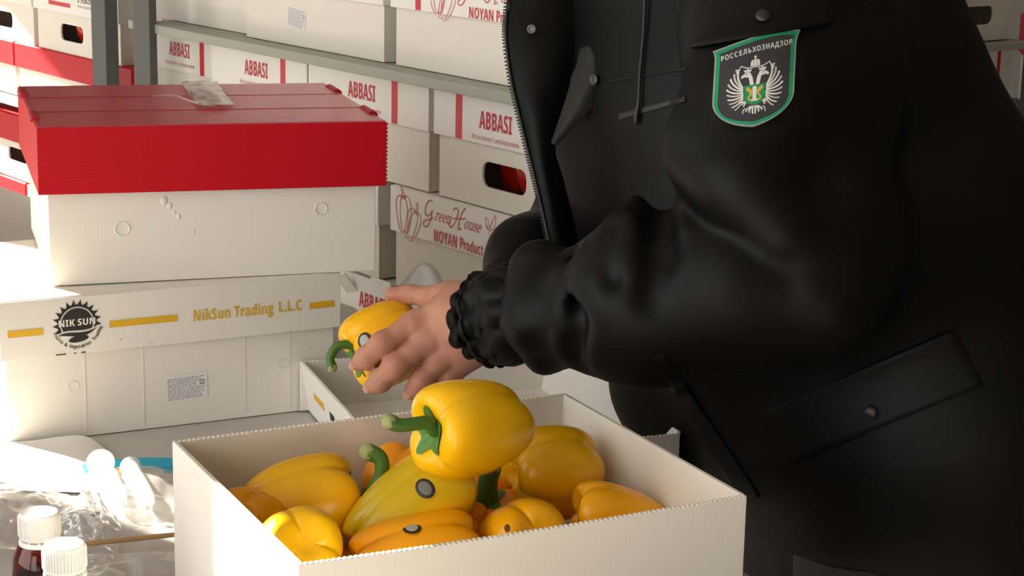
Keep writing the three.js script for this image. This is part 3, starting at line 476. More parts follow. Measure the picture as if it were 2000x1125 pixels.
  crump('plastic_bag', 'crumpled clear plastic bag at the left edge behind the bottles', [[[-.62, T + .004, -1.90], [-.52, T + .012, -1.89], [-.445, T + .004, -1.872]], [[-.61, T + .006, -1.81], [-.51, T + .03, -1.80], [-.44, T + .012, -1.795]], [[-.60, T + .004, -1.70], [-.50, T + .018, -1.69], [-.43, T + .006, -1.70]]], 3, .010, M.clear);
  crump('plastic_bag', 'small flat clear bag between the bottle caps and the tubes', [[[-.455, T + .004, -1.825], [-.42, T + .02, -1.82], [-.388, T + .006, -1.815]], [[-.44, T + .008, -1.77], [-.40, T + .026, -1.765], [-.372, T + .01, -1.765]], [[-.42, T + .004, -1.715], [-.39, T + .012, -1.712], [-.365, T + .004, -1.712]]], 8, .006, M.clear);
  crump('plastic_bag', 'crumpled clear film in front of the wooden stick', [[[-.41, T + .003, -1.70], [-.35, T + .008, -1.708], [-.285, T + .003, -1.72]], [[-.40, T + .004, -1.65], [-.34, T + .014, -1.655], [-.275, T + .006, -1.66]], [[-.38, T + .003, -1.57], [-.32, T + .008, -1.58], [-.26, T + .003, -1.59]]], 12, .008, M.clear);
  const sh = part('paper_sheet', sheet([[[-.60, T + .004, -2.02], [-.53, T + .006, -2.035], [-.47, T + .010, -2.045], [-.43, T + .003, -2.00]], [[-.585, T + .012, -1.96], [-.52, T + .006, -1.96], [-.46, T + .008, -1.975], [-.415, T + .003, -1.95]], [[-.57, T + .010, -1.90], [-.51, T + .003, -1.885], [-.45, T + .003, -1.88], [-.40, T + .003, -1.88]]], 30, 24, .0004), M.paper, scene); tag(sh, 'curled white paper sheet in the sun before the printed carton', 'paper');
  // clear bag behind the hand, white scrap by the stack
  const b2 = part('plastic_bag', sheet([[[-.175, T + .004, -2.30], [-.115, T + .004, -2.29], [-.05, T + .004, -2.29]], [[-.162, T + .07, -2.305], [-.112, T + .085, -2.30], [-.064, T + .08, -2.30]], [[-.143, T + .120, -2.315], [-.110, T + .153, -2.312], [-.084, T + .130, -2.314]], [[-.155, T + .075, -2.33], [-.108, T + .095, -2.33], [-.066, T + .08, -2.33]], [[-.17, T + .004, -2.35], [-.10, T + .004, -2.345], [-.05, T + .004, -2.34]]], 30, 40, .00025, (u, v) => .004 * noise(u * 4, v * 5, 4)), M.film, scene); tag(b2, 'milky plastic bag standing up behind the hand', 'bag');
}
// ---------------------------------------------------------------- the person: body, clothes, badge
{
  const person = thing('person', 'person in an open black padded jacket with an eagle sleeve badge, holding a yellow pepper', 'person', [.3, 0, -2.02]);
  const O = person.position, P = (name, g, m, parent = person) => { if (parent === person) g.translate(-O.x, -O.y, -O.z); return part(name, g, m, parent); };
  const EYE = V(0, 1.4226, 0);
  // jacket field: padded torso (deeper across the shoulders than front to back), both sleeves, folds
  const UP = [[.2466, 1.3395, -1.8815, .0854], [.2265, 1.2454, -1.7976, .0746], [.2217, 1.1744, -1.7294, .0735], [.2114, 1.1197, -1.6959, .0545]];
  const UP2 = [[.2373, 1.3155, -1.8759, .083], [.2735, 1.1834, -1.7726, .0705], [.2731, 1.0658, -1.6934, .0616]];
  const FORE = [[.2692, 1.0302, -1.6849, .0685], [.1922, 1.0275, -1.6894, .0732], [.116, 1.0078, -1.7053, .0741], [.0777, .9955, -1.7229, .0585]];
  const PUFF = [[.0262, 1.0229, -1.7551, .0300], [.0310, .9885, -1.7367, .0400], [.0365, .9565, -1.7396, .0275]];
  const RIGHT = [[.115, 1.16, -2.19, .075], [.075, .9792, -2.1045, .0567], [.020, .9754, -2.0111, .0478], [.002, .960, -1.9551, .038]];
  const CHEST = [[.1938, 1.2914, -2.086, .1631], [.2122, 1.145, -2.041, .1623], [.237, .9981, -2.0062, .1677]];
  const BACK = [[.272, 1.3257, -2.0838, .145], [.300, 1.1918, -2.0315, .149], [.345, 1.0362, -1.9947, .178], [.39, .86, -1.99, .205], [.40, .74, -1.99, .205]];
  const BELLY = [[.20, 1.02, -2.07, .11], [.192, .92, -2.05, .078], [.192, .838, -2.04, .08], [.225, .765, -2.02, .08]];
  const RID = [[[.1105, 1.0943, -1.7258, .0075], [.0998, 1.0773, -1.6879, .0135], [.0929, 1.0442, -1.6608, .005]], [[.1533, 1.1114, -1.7144, .0075], [.1468, 1.0814, -1.6626, .004]], [[.222, 1.118, -1.664, .012], [.246, 1.085, -1.640, .010], [.256, 1.045, -1.630, .004]]];
  const VAL = [[[.060, 1.045, -1.71, .004], [.060, 1.0, -1.666, .006], [.058, .952, -1.68, .004]], [[.1325, 1.098, -1.69, .006], [.125, 1.068, -1.645, .010], [.118, 1.03, -1.625, .003]], [[.0852, 1.087, -1.6727, .004], [.0774, 1.0659, -1.648, .008], [.0869, 1.0425, -1.645, .003]]];
  const LIP = [[.1565, 1.1440, -1.6950, .0180], [.1926, 1.1300, -1.6560, .0215], [.2306, 1.0890, -1.6380, .0190]];
  const e2 = [.41, .91];
  const squash = (x, z) => { const cx = x - .28, cz = z + 2.03, k = cx * e2[0] + cz * e2[1], q = k * (1 / 1.32 - 1); return [x + e2[0] * q, z + e2[1] * q]; };
  function jacketF(x, y, z) {
    const [sx, sz] = squash(x, z);
    let d = smin(chainD(sx, y, sz, CHEST, .03), chainD(sx, y, sz, BACK, .03), .06);
    d = smin(d, chainD(x, y, z, BELLY, .02), .04);
    d += .0035 * noise(x * 9, y * 5, z * 9) ;
    const rt = chainD(x, y, z, RIGHT, .02) + .004 * noise(x * 22, y * 22, z * 14); d = smin(d, rt, .02);
    let up = smin(chainD(x, y, z, UP, .02), chainD(x, y, z, UP2, .02), .03); up = smin(up, chainD(x, y, z, LIP, .02), .06); up += .003 * noise(x * 16, y * 11, z * 16);
    d = smin(d, up, .018);
    let fo = chainD(x, y, z, FORE, .02); for (const r of RID) fo = smin(fo, chainD(x, y, z, r, .012), .022);
    for (const v of VAL) { const q = chainD(x, y, z, v, .01); fo = -smin(-fo, q, .022); }
    fo += .0028 * noise(x * 18 + y * 8, y * 12, z * 18);
    d = smin(d, smin(cap(x, y, z, [.285, 1.06, -1.70, .055], [.38, 1.0, -1.86, .09]), cap(x, y, z, [.285, 1.20, -1.79, .06], [.37, 1.16, -1.95, .09]), .05), .05);
    d = smin(d, fo, .010);
    let pf = chainD(x, y, z, PUFF, .02) + .003 * noise(x * 40, y * 30, z * 40); d = smin(d, pf, .012);
    return Math.max(d, .735 - y + .01 * noise(x * 8, 1, z * 8));
  }
  const jacket = P('jacket', iso(jacketF, [-.08, .70, -2.40], [.70, 1.46, -1.56], .006), M.jacket);
  // put points onto the cloth, from the seen side
  const drape = (p, off = .002, f = jacketF) => { const q = V(...p), d = q.clone().sub(EYE).normalize(); for (let i = 0; i < 400; i++) { const s = f(q.x, q.y, q.z) - off; if (s < .0002) break; q.addScaledVector(d, Math.max(.0004, s * .6)); } return q; };
  const nrmAt = (q) => { const e = .004; return V(jacketF(q.x + e, q.y, q.z) - jacketF(q.x - e, q.y, q.z), jacketF(q.x, q.y + e, q.z) - jacketF(q.x, q.y - e, q.z), jacketF(q.x, q.y, q.z + e) - jacketF(q.x, q.y, q.z - e)).normalize(); };
  const bil = (Q, u, v) => [0, 1, 2].map((k) => lerp(lerp(Q[0][0][k], Q[0][1][k], u), lerp(Q[1][0][k], Q[1][1][k], u), v));
  const patch = (Q, nu, nv, off, th) => { const rows = []; for (let j = 0; j <= nv; j++) { const r = []; for (let i = 0; i <= nu; i++) r.push(drape(bil(Q, i / nu, j / nv), off).toArray()); rows.push(r); } return sheet(rows, nu, nv, th); };
  // flaps and seams
  P('sleeve_pocket_flap', patch([[[.1527, 1.3166, -1.6192], [.2642, 1.3353, -1.6236]], [[.1419, 1.249, -1.6032], [.2597, 1.2719, -1.6086]]], 24, 16, .004, .003), M.jacket);
  P('lower_pocket_flap', patch([[[.1931, .9868, -1.4383], [.3422, 1.0515, -1.4536]], [[.2154, .9476, -1.429], [.3652, 1.0111, -1.444]]], 24, 12, .003, .003), M.jacket);
  P('placket', patch([[[.1169, .9995, -1.544], [.1261, 1.0038, -1.5451]], [[.1937, .8839, -1.5167], [.207, .8904, -1.5182]]], 6, 24, .0015, .0015), M.jacket);
  P('chest_zip', patch([[[.0844, 1.1952, -1.5904], [.1394, 1.2103, -1.594]], [[.0853, 1.1903, -1.5893], [.1395, 1.2062, -1.593]]], 16, 4, .0008, .0008), std([.006, .006, .0065], .55));
  for (const Q of [[[[.075, 1.222, -1.592], [.1394, 1.234, -1.594]], [[.075, 1.2205, -1.592], [.1394, 1.2325, -1.594]]]]) P('seam', patch(Q, 16, 2, .0008, .001), M.cloth2);
  // snaps
  const snap = (p, r, ring) => { const q = drape(p, .007), n = nrmAt(q), g = ring ? new THREE.TorusGeometry(r, r * .35, 10, 24) : new THREE.SphereGeometry(r, 20, 10, 0, 6.284, 0, Math.PI / 2).rotateX(Math.PI / 2).scale(1, 1, .5); g.applyQuaternion(new THREE.Quaternion().setFromUnitVectors(V(0, 0, 1), n)).translate(q.x, q.y, q.z); P('snap_button', g, M.snap); };
  snap([.1895, 1.2857, -1.5091], .0068); snap([.279, .9889, -1.4388], .0066);
  // cuff, gathered on elastic
  const CUFF = [[.046, .9950, -1.748, .030], [.032, .9905, -1.752, .040], [.018, .9862, -1.757, .0440], [.004, .9795, -1.7685, .0450], [-.0185, .9690, -1.787, .0452], [-.0245, .9662, -1.791, .0438], [-.0235, .9667, -1.790, .036]];
  const cuffPl = (t, a) => { const ring = Math.abs(Math.sin(t * Math.PI * 3.1 + .35 * Math.sin(a * 3))), k = Math.pow(Math.abs(Math.sin(a * 6 + 2.2 * noise(a * 1.2, t * 2, 3) + (t > .55 ? .9 : 0))), .5); return t > .93 ? 0 : .0058 * (ring - .6) + .0060 * (k - .75) + .002 * noise(a * 3, t * 8, 8); };
  P('cuff', tube(CUFF, 72, 96, cuffPl), M.jacket);
  // open jacket front hanging forward, with zipper edge and turned flap
  const LAP = [[[-.0053, 1.2868, -2.0129], [.0201, 1.2856, -2.0088], [.0465, 1.2856, -2.0158], [.0726, 1.287, -2.0335]], [[-.0081, 1.2463, -1.9982], [.0181, 1.2453, -1.9924], [.0453, 1.2454, -1.9977], [.072, 1.2466, -2.0137]], [[-.0095, 1.2162, -1.9859], [.0163, 1.2153, -1.9802], [.043, 1.2153, -1.9854], [.0693, 1.2163, -2.0014]], [[-.0034, 1.1738, -1.9707], [.0166, 1.173, -1.9633], [.0371, 1.173, -1.9668], [.0574, 1.1737, -1.981]], [[.0057, 1.1417, -1.958], [.0193, 1.1412, -1.949], [.0334, 1.1412, -1.9507], [.0473, 1.1418, -1.9632]], [[.0147, 1.1073, -1.9447], [.0228, 1.1068, -1.9357], [.0313, 1.1067, -1.9374], [.0397, 1.107, -1.9498]], [[.0225, 1.078, -1.9326], [.031, 1.0771, -1.9269], [.0399, 1.0764, -1.932], [.0488, 1.0759, -1.9475]], [[.0304, 1.048, -1.9255], [.0391, 1.0466, -1.923], [.0483, 1.0451, -1.9314], [.0575, 1.0438, -1.9502]], [[.0394, 1.0129, -1.9172], [.048, 1.0112, -1.9163], [.0571, 1.0092, -1.9264], [.0663, 1.0072, -1.9467]], [[.048, .985, -1.915], [.056, .983, -1.917], [.066, .981, -1.927], [.075, .98, -1.947]]];
  const lapG = sheet(LAP, 24, 60, .006, (u, v) => .002 * noise(u * 3, v * 7, 4)); P('jacket_front', lapG, M.jacket);
  const FL = [[[.0729, 1.2327, -1.995], [.0748, 1.2322, -1.9897], [.0771, 1.2307, -1.9945]], [[.0638, 1.1983, -1.9735], [.0766, 1.203, -1.9571], [.0895, 1.1986, -1.9663]], [[.0618, 1.1896, -1.9673], [.0777, 1.1928, -1.9516], [.0922, 1.1898, -1.9622]], [[.0567, 1.1786, -1.9626], [.0768, 1.1823, -1.945], [.0967, 1.1821, -1.9542]], [[.0549, 1.1678, -1.958], [.0709, 1.1702, -1.9421], [.0887, 1.1705, -1.9504]], [[.0471, 1.1427, -1.95], [.0581, 1.1443, -1.9401], [.0716, 1.1452, -1.9434]], [[.0378, 1.1143, -1.9433], [.0383, 1.1131, -1.9409], [.04, 1.1113, -1.9426]]];
  const flap = P('storm_flap', sheet(FL, 20, 40, .004), std([.011, .011, .0115], .75));
  const ZP = [[-.0073, 1.282, -2.0067, .0016], [-.0111, 1.2416, -1.992, .0016], [-.0115, 1.2141, -1.9813, .0016], [-.0054, 1.1744, -1.9657, .0016], [.0036, 1.1398, -1.9524, .0016], [.0132, 1.1055, -1.9391, .0016], [.0215, 1.0762, -1.9281, .0015], [.0294, 1.0462, -1.921, .0015], [.0373, 1.0139, -1.9123, .0015]];
  const zip = P('zipper', tube(ZP, 80, 8), M.black);
  { const n = 92, a = []; for (let i = 0; i < n; i++) { const t = (i + .5) / n, p = spline(ZP, t), q = spline(ZP, Math.min(1, t + .01)), d = V(q[0] - p[0], q[1] - p[1], q[2] - p[2]).normalize(), side = V(-1, 0, .2).addScaledVector(d, d.x).normalize(); a.push(at(new THREE.BoxGeometry(.0034, .0017, .0022), p[0] + side.x * .0022 - O.x, p[1] + side.y * .0022 - O.y, p[2] - O.z, 0, 0, Math.atan2(d.y, d.x) + Math.PI / 2)); } const z = part('zipper_teeth', merge(a), M.snap, zip); }
  const ringAt = (x, y, z, r, parent, nx = -.2, ny = .1, nz = 1) => { const g = merge([new THREE.TorusGeometry(r, r * .4, 10, 24), new THREE.CylinderGeometry(r * .9, r * .9, .001, 20).rotateX(Math.PI / 2)]); g.applyQuaternion(new THREE.Quaternion().setFromUnitVectors(V(0, 0, 1), V(nx, ny, nz).normalize())).translate(x, y, z); P('snap_button', g, std([.09, .09, .095], .35, { metalness: .5 })); };
  ringAt(.0145, 1.225, -1.9725, .0036); ringAt(.0775, 1.179, -1.9395, .0040, 0, -.75, .05, .6);
  // drawcord with a knot
  { const pts = [[.1222, 1.2935, -1.6], [.1197, 1.2382, -1.6], [.1164, 1.2015, -1.6], [.1156, 1.1733, -1.6], [.1139, 1.1629, -1.6], [.1136, 1.1535, -1.6]].map(([x, y, z], i) => { const e = V(x, y, [-1.8809, -1.8473, -1.8283, -1.8216, -1.8191, -1.8169][i]).sub(EYE).multiplyScalar(.86).add(EYE); const q = drape(e.toArray(), .004); return [q.x, q.y, q.z, i === 4 ? .0032 : .0018]; }); P('drawcord', tube(pts, 40, 8), M.black); }
  // sleeve badge
  const texBadge = canvasTex(640, 704, (c, W, H) => {
    const shield = (k) => { c.beginPath(); c.moveTo(30 + k, 70 + k); c.bezierCurveTo(140, 50 + k, 300, 14 + k, 420, 12 + k); c.bezierCurveTo(480, 12 + k, 560, 24 + k, 612 - k, 42 + k); c.bezierCurveTo(590 - k, 90, 586 - k, 120, 588 - k, 180); c.lineTo(588 - k, 470); c.bezierCurveTo(586 - k, 560, 500, 650 - k, 320, 690 - k); c.bezierCurveTo(150, 670 - k, 40 + k, 590, 32 + k, 480); c.lineTo(46 + k, 140); c.bezierCurveTo(46 + k, 110, 40 + k, 90, 30 + k, 70 + k); c.closePath(); };
    shield(0); c.fillStyle = '#8d938f'; c.fill(); shield(10); c.fillStyle = '#12875a'; c.fill(); shield(36); c.fillStyle = '#2c2d31'; c.fill();
    for (let i = 0; i < 900; i++) { c.fillStyle = i % 2 ? 'rgba(255,255,255,.025)' : 'rgba(0,0,0,.05)'; c.fillRect((i * 97) % 560 + 40, (i * 61) % 600 + 50, 14, 2); }
    const SV = '#c9c8c6'; c.fillStyle = c.strokeStyle = SV; c.save(); c.textAlign = 'center'; c.font = 'bold 55px sans-serif'; const s = 'РОССЕЛЬХОЗНАДЗОР'; [...s].forEach((ch, i) => { const t = i / (s.length - 1); c.save(); c.translate(98 + t * 452, 160 - 26 * t - 12 * Math.sin(t * Math.PI)); c.rotate(-.07); c.scale(.74, 1); c.fillText(ch, 0, 0); c.restore(); }); c.restore();
    c.save(); c.translate(318, 405); c.scale(.86, .9); c.lineCap = c.lineJoin = 'round';
    for (const d of [-1, 1]) { c.save(); c.scale(d, 1);
      for (let i = 0; i < 10; i++) { const a = -1.36 + i * .255, L = 178 - i * 7, bx0 = 92 + (i > 4 ? 0 : 4), by0 = -18 + i * 11; c.lineWidth = 15 - i * .4; c.strokeStyle = i % 2 ? '#bdbcba' : '#d6d5d3'; c.beginPath(); c.moveTo(bx0, by0); c.quadraticCurveTo(bx0 + Math.cos(a + .35) * L * .55, by0 + Math.sin(a + .35) * L * .55, bx0 + Math.cos(a) * L * .86, by0 + Math.sin(a) * L * .86); c.stroke(); c.lineWidth = 1.6; c.strokeStyle = '#555458'; c.beginPath(); c.moveTo(bx0, by0 + 6); c.quadraticCurveTo(bx0 + Math.cos(a + .35) * L * .55, by0 + 7 + Math.sin(a + .35) * L * .55, bx0 + Math.cos(a) * L * .84, by0 + 5 + Math.sin(a) * L * .84); c.stroke(); }
      c.strokeStyle = SV; c.fillStyle = SV;
      c.lineWidth = 30; c.beginPath(); c.moveTo(20, -24); c.bezierCurveTo(30, -60, 26, -90, 46, -112); c.stroke(); c.beginPath(); c.ellipse(60, -118, 30, 20, .1, 0, 7); c.fill(); c.beginPath(); c.moveTo(80, -128); c.quadraticCurveTo(118, -118, 104, -92); c.lineTo(78, -106); c.fill();
      c.fillStyle = '#2c2d31'; c.beginPath(); c.arc(64, -122, 5, 0, 7); c.fill(); c.fillStyle = SV; c.beginPath(); c.moveTo(32, -140); c.lineTo(28, -166); c.lineTo(48, -156); c.lineTo(58, -174); c.lineTo(70, -156); c.lineTo(88, -164); c.lineTo(82, -140); c.fill();
      c.lineWidth = 8; c.beginPath(); c.moveTo(0, -176); c.bezierCurveTo(50, -166, 70, -176, 96, -190); c.bezierCurveTo(120, -220, 112, -150, 150, -176); c.lineTo(140, -140); c.stroke();
      c.lineWidth = 11; c.beginPath(); c.moveTo(60, 96); c.lineTo(96, 122); c.moveTo(64, 104); c.lineTo(84, 140); c.moveTo(66, 100); c.lineTo(108, 104); c.stroke();
      for (let i = 0; i < 3; i++) { c.lineWidth = 13; c.beginPath(); c.moveTo(8 + i * 12, 150); c.quadraticCurveTo(14 + i * 26, 180, 10 + i * 27, 206 - i * 12); c.stroke(); } c.lineWidth = 8; c.beginPath(); c.moveTo(66, 160); c.quadraticCurveTo(96, 168, 88, 200); c.stroke();
      c.restore(); }
    c.fillStyle = SV; c.beginPath(); c.moveTo(-38, -182); c.lineTo(-34, -226); c.quadraticCurveTo(0, -250, 34, -226); c.lineTo(38, -182); c.fill(); c.fillRect(-5, -268, 10, 30); c.fillRect(-12, -260, 24, 8); c.strokeStyle = '#5a595c'; c.lineWidth = 3; c.beginPath(); c.moveTo(-14, -186); c.lineTo(-10, -232); c.moveTo(14, -186); c.lineTo(10, -232); c.stroke();
    c.fillStyle = '#11804f'; c.beginPath(); c.moveTo(-82, -30); c.lineTo(82, -30); c.lineTo(80, 90); c.quadraticCurveTo(60, 128, 0, 140); c.quadraticCurveTo(-60, 128, -80, 90); c.closePath(); c.fill();
    c.strokeStyle = '#c99a2e'; c.lineWidth = 12; for (const d of [-1, 1]) { c.beginPath(); c.moveTo(d * 58, -10); c.bezierCurveTo(d * 20, 10, d * 16, 40, d * 40, 62); c.bezierCurveTo(d * 60, 86, d * 36, 100, d * 24, 92); c.moveTo(d * 62, 4); c.quadraticCurveTo(d * 34, 22, d * 24, 50); c.stroke(); }
    c.fillStyle = SV; c.fillRect(-15, 4, 30, 92); c.beginPath(); c.ellipse(0, 0, 18, 18, 0, 0, 7); c.fill(); c.fillRect(-26, 92, 52, 14); c.fillRect(-22, 14, 44, 8);
    c.restore();
  });
  { const Q = [[[.1579, 1.2526, -1.604], [.2369, 1.2707, -1.6083]], [[.1586, 1.1803, -1.5869], [.2344, 1.1909, -1.5894]]], g = patch(Q, 30, 34, .0025, .0016), m = new THREE.MeshStandardMaterial({ map: texBadge, alphaTest: .5, roughness: .8 }); const b = P('sleeve_badge', g, m); b.userData.label = 'green edged shield badge with a silver two-headed eagle'; }
  // the body: skin
  const W0 = [-.004, .972, -1.812, .0345], W1 = [-.0400, .9560, -1.8163, .0300];
  const TH = [[-.0500, .9690, -1.8330, .0165], [-.0639, .9722, -1.8459, .0150], [-.0811, .9700, -1.8605, .0108], [-.1004, .9710, -1.8700, .0090], [-.1185, .9695, -1.8750, .0078]];
  const IN = [[-.0599, .9655, -1.8168, .0150], [-.0929, .9566, -1.8093, .0124], [-.1223, .9397, -1.7940, .0108], [-.1384, .9246, -1.7997, .0098], [-.1462, .9160, -1.8080, .0084]];
  const MI = [[-.0541, .9519, -1.8140, .0150], [-.0796, .9423, -1.8028, .0128], [-.1098, .9203, -1.7843, .0110], [-.1249, .9039, -1.7906, .0098], [-.1318, .8962, -1.7985, .0084]];
  const RI = [[-.0480, .9393, -1.8115, .0140], [-.0685, .9226, -1.8012, .0119], [-.0855, .9052, -1.7889, .0102], [-.0935, .8920, -1.7975, .0086]];
  const LI = [[-.0433, .9262, -1.8130, .0122], [-.0529, .9144, -1.8096, .0108], [-.0613, .9005, -1.8001, .0090], [-.0668, .8870, -1.8040, .0074]];
  function handF(x, y, z) {
    let d = cap(x, y, z, W0, W1);
    for (const c of [IN, MI, RI, LI]) d = smin(d, cap(x, y, z, W1, c[0]), .018);
    let k = 1e9; for (const c of [IN, MI, RI, LI]) { d = smin(d, cap(x, y, z, c[0], c[1]), .014); }
    d = smin(d, cap(x, y, z, W1, TH[0]), .02); d = smin(d, cap(x, y, z, TH[0], TH[1]), .016); d = smin(d, chainD(x, y, z, TH.slice(1), .006), .012);
    for (const c of [IN, MI, RI, LI]) { let f = chainD(x, y, z, c.slice(1), .005); for (let i = 2; i < c.length - 1; i++) f = smin(f, Math.hypot(x - c[i][0], y - c[i][1], z - c[i][2]) - c[i][3] * 1.06, .006); k = Math.min(k, f); }
    d = smin(d, k, .007);
    for (const c of [IN, MI, RI, LI]) d = smin(d, Math.hypot(x - c[0][0], y - c[0][1] - .001, z - c[0][2] - .003) - c[0][3] * .9, .012);
    return d + .0006 * noise(x * 120, y * 120, z * 120);
  }
  const skin = (x, y, z) => { let r = 0; for (const c of [IN, MI, RI, LI]) for (const j of [1, 2]) if (c[j]) r = Math.max(r, 1 - Math.hypot(x - c[j][0], y - c[j][1], z - c[j][2]) / .02); for (const c of [IN, MI, RI, LI, TH]) { const e = c[c.length - 1]; r = Math.max(r, .9 - Math.hypot(x - e[0], y - e[1], z - e[2]) / .022); } r = clamp(r, 0, 1); const n = .5 + .5 * noise(x * 70, y * 70, z * 70), m = .5 + .5 * noise(x * 200, y * 200, z * 200); return [lerp(.50, .42, r) * lerp(.90, 1.06, n), lerp(.245, .155, r) * lerp(.86, 1.1, n) * lerp(.94, 1.05, m), lerp(.165, .11, r) * lerp(.86, 1.08, n)]; };
  const HEAD = V(.105, 1.585, -2.06), fd = V(-.86, -.22, .46).normalize(), rt = V(-.47, 0, -.88), up = rt.clone().cross(fd).normalize();
  const hp = (f, u, r) => HEAD.clone().addScaledVector(fd, f).addScaledVector(up, u).addScaledVector(rt, r);
  const bal = (p, r) => [p.x, p.y, p.z, r];
  const face = { brow: [bal(hp(.084, .026, -.035), .012), bal(hp(.09, .024, 0), .012), bal(hp(.084, .026, .035), .012)], nose: [bal(hp(.094, .015, 0), .008), bal(hp(.112, -.022, 0), .011)], lips: [bal(hp(.086, -.058, -.018), .008), bal(hp(.094, -.058, 0), .009), bal(hp(.086, -.058, .018), .008)], chin: bal(hp(.078, -.092, 0), .024) };
  function bodyF(x, y, z) {
    const q = V(x, y, z).sub(HEAD), a = q.dot(fd), b = q.dot(up), c = q.dot(rt);
    let d = (Math.hypot((a + .008) / .097, (b - .02) / .112, c / .077) - 1) * .077; d = smin(d, (Math.hypot((a - .03) / .066, (b + .045) / .075, c / .06) - 1) * .06, .03);
    d = smin(d, chainD(x, y, z, face.brow, .01), .015); d = smin(d, cap(x, y, z, face.nose[0], face.nose[1]), .012); d = smin(d, chainD(x, y, z, face.lips, .004), .008); d = smin(d, cap(x, y, z, face.chin, face.chin), .03);
    for (const s of [-1, 1]) { const e = hp(.083, .006, s * .032); d = -smin(-d, Math.hypot(x - e.x, y - e.y, z - e.z) - .013, .012); const er = hp(-.008, .0, s * .08); d = smin(d, (Math.hypot((q.dot(fd) + .008) / .02, (q.dot(up)) / .032, (c - s * .08) / .009) - 1) * .009, .006); }
    const nb = hp(-.03, -.10, 0); d = smin(d, cap(x, y, z, [nb.x, nb.y, nb.z, .058], [.18, 1.36, -2.06, .065]), .03);
    const L = [[.235, 1.33, -1.90, .055], [.245, 1.07, -1.735, .04], [-.02, .967, -1.812, .029]], R = [[.115, 1.33, -2.2, .055], [.078, .985, -2.11, .04], [.02, .955, -1.957, .028]];
    let t = chainD(x, y, z, [[.18, 1.30, -2.06, .10], [.25, 1.05, -2.02, .11], [.36, .88, -2.0, .12]], .03); t = smin(t, cap(x, y, z, [...L[0].slice(0, 3), .06], [...R[0].slice(0, 3), .06]), .05); d = smin(d, t, .04);
    d = smin(d, chainD(x, y, z, L, .02), .03); d = smin(d, chainD(x, y, z, R, .02), .03);
    for (const [s, hx, hz] of [[0, .40, -1.90], [1, .36, -2.09]]) d = smin(d, chainD(x, y, z, [[hx, .88, hz, .085], [hx - .02, .48, hz + .01, .055], [hx + .01, .09, hz, .036]], .02), .03);
    return d;
  }
  const rh = (() => { const o = [.018, .950, -1.955], c = (a, r) => [o[0] + a[0], o[1] + a[1], o[2] + a[2], r]; const ch = [0, 1, 2, 3].map((i) => [c([-.045, -.004 - i * .015, .012 - i * .004], .011), c([-.062, -.012 - i * .015, .0], .0095), c([-.052, -.018 - i * .014, -.018], .0085)]), th = [c([-.02, .006, -.01], .012), c([-.045, .008, -.02], .009)]; return (x, y, z) => { let d = cap(x, y, z, c([0, 0, 0], .026), c([-.03, -.02, .006], .024)); for (const k of ch) d = smin(d, chainD(x, y, z, k, .004), .006); return smin(d, chainD(x, y, z, th, .004), .008); }; })();
  const hand = iso(handF, [-.175, .865, -1.895], [.034, 1.012, -1.765], .0024, skin), hand2 = iso(rh, [-.075, .87, -2.01], [.055, .99, -1.915], .004, skin), body = iso(bodyF, [-.10, .02, -2.34], [.55, 1.74, -1.70], .012, skin);
  const bm = new THREE.MeshPhysicalMaterial({ vertexColors: true, roughness: .55, specularIntensity: .6 });
  { const gs = [body, hand, hand2]; const g = mergeGeometries(gs); P('body', g, bm); }
  const nail = std([.46, .215, .15], .42);
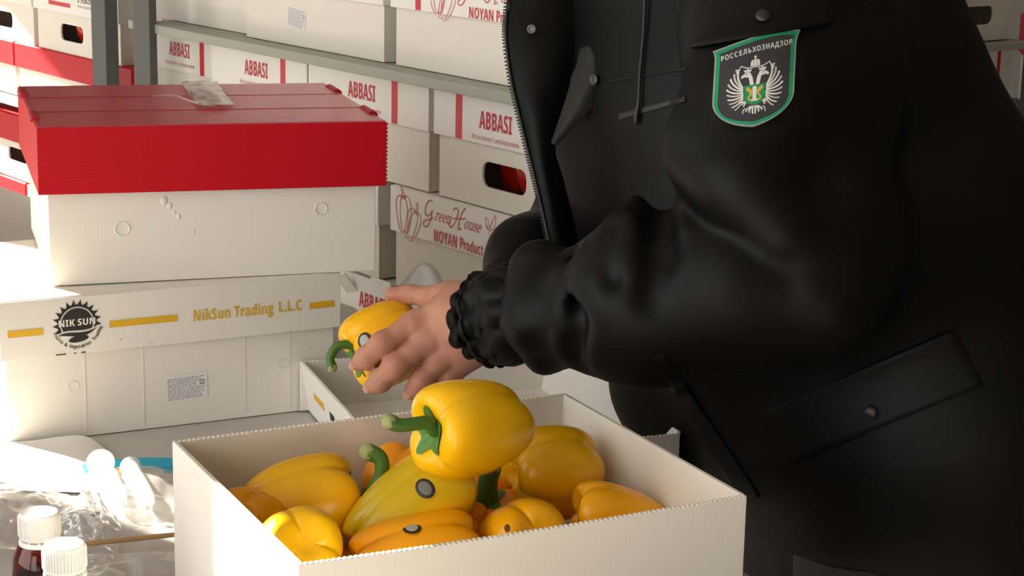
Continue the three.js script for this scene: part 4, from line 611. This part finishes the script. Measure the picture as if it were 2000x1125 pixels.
  for (const [c, n] of [[IN, [-.25, .35, .9]], [MI, [-.3, .3, .9]], [RI, [-.3, .3, .9]]]) { const e = c[c.length - 1], p = c[c.length - 2], d = V(e[0] - p[0], e[1] - p[1], e[2] - p[2]).normalize(), N = V(...n).addScaledVector(d, -V(...n).dot(d)).normalize(), S = d.clone().cross(N); const g = new THREE.SphereGeometry(1, 14, 10).scale(.0046, .0056, .0010).applyMatrix4(new THREE.Matrix4().makeBasis(S, d, N)); g.translate(e[0] + N.x * e[3] * .93 + d.x * .002, e[1] + N.y * e[3] * .93 + d.y * .002, e[2] + N.z * e[3] * .93 + d.z * .002); P('fingernail', g, nail); }
  // head details, trousers, shoes
  { const a = []; for (const s of [-1, 1]) { const e = hp(.0765, .006, s * .032); a.push([e, s]); P('eye', new THREE.SphereGeometry(.0125, 20, 14).translate(e.x, e.y, e.z), std([.8, .78, .75], .2)); const i = hp(.0865, .0045, s * .032); P('iris', new THREE.SphereGeometry(.0055, 14, 10).translate(i.x, i.y, i.z), std([.05, .03, .02], .15)); }
    const hairF = (x, y, z) => { const q = V(x, y, z).sub(HEAD), f = q.dot(fd), u = q.dot(up), r = q.dot(rt); const d = (Math.hypot((f + .014) / .103, (u - .026) / .116, r / .083) - 1) * .083; return Math.max(d, (f - .055) * .8 - u * .5 + .02 - .03 * (u > 0 ? 1 : 0), -u * .9 - .035 + f * .3) + .0015 * noise(x * 90, y * 60, z * 90); };
    P('hair', iso(hairF, [-.03, 1.47, -2.2], [.25, 1.74, -1.92], .006), std([.02, .014, .01], .7)); }
  const trF = (x, y, z) => { let d = cap(x, y, z, [.38, .86, -1.99, .15], [.38, .93, -1.99, .15]); for (const [hx, hz] of [[.40, -1.90], [.36, -2.09]]) d = smin(d, chainD(x, y, z, [[hx, .86, hz, .105], [hx - .02, .48, hz + .01, .08], [hx + .01, .07, hz, .07]], .03), .03); return Math.max(d + .004 * noise(x * 20, y * 12, z * 20), .035 - y); };
  P('trousers', iso(trF, [.2, .01, -2.3], [.6, 1.1, -1.72], .012), M.cloth2);
  for (const hz of [-1.90, -2.09]) P('shoe', iso((x, y, z) => Math.max(smin(cap(x, y, z, [.40, .05, hz, .05], [.26, .035, hz + .04, .042]), cap(x, y, z, [.41, .05, hz, .05], [.40, .11, hz, .055]), .03), .002 - y), [.15, -.01, hz - .1], [.52, .2, hz + .14], .008), M.black);
}
renderer.render(scene, camera);
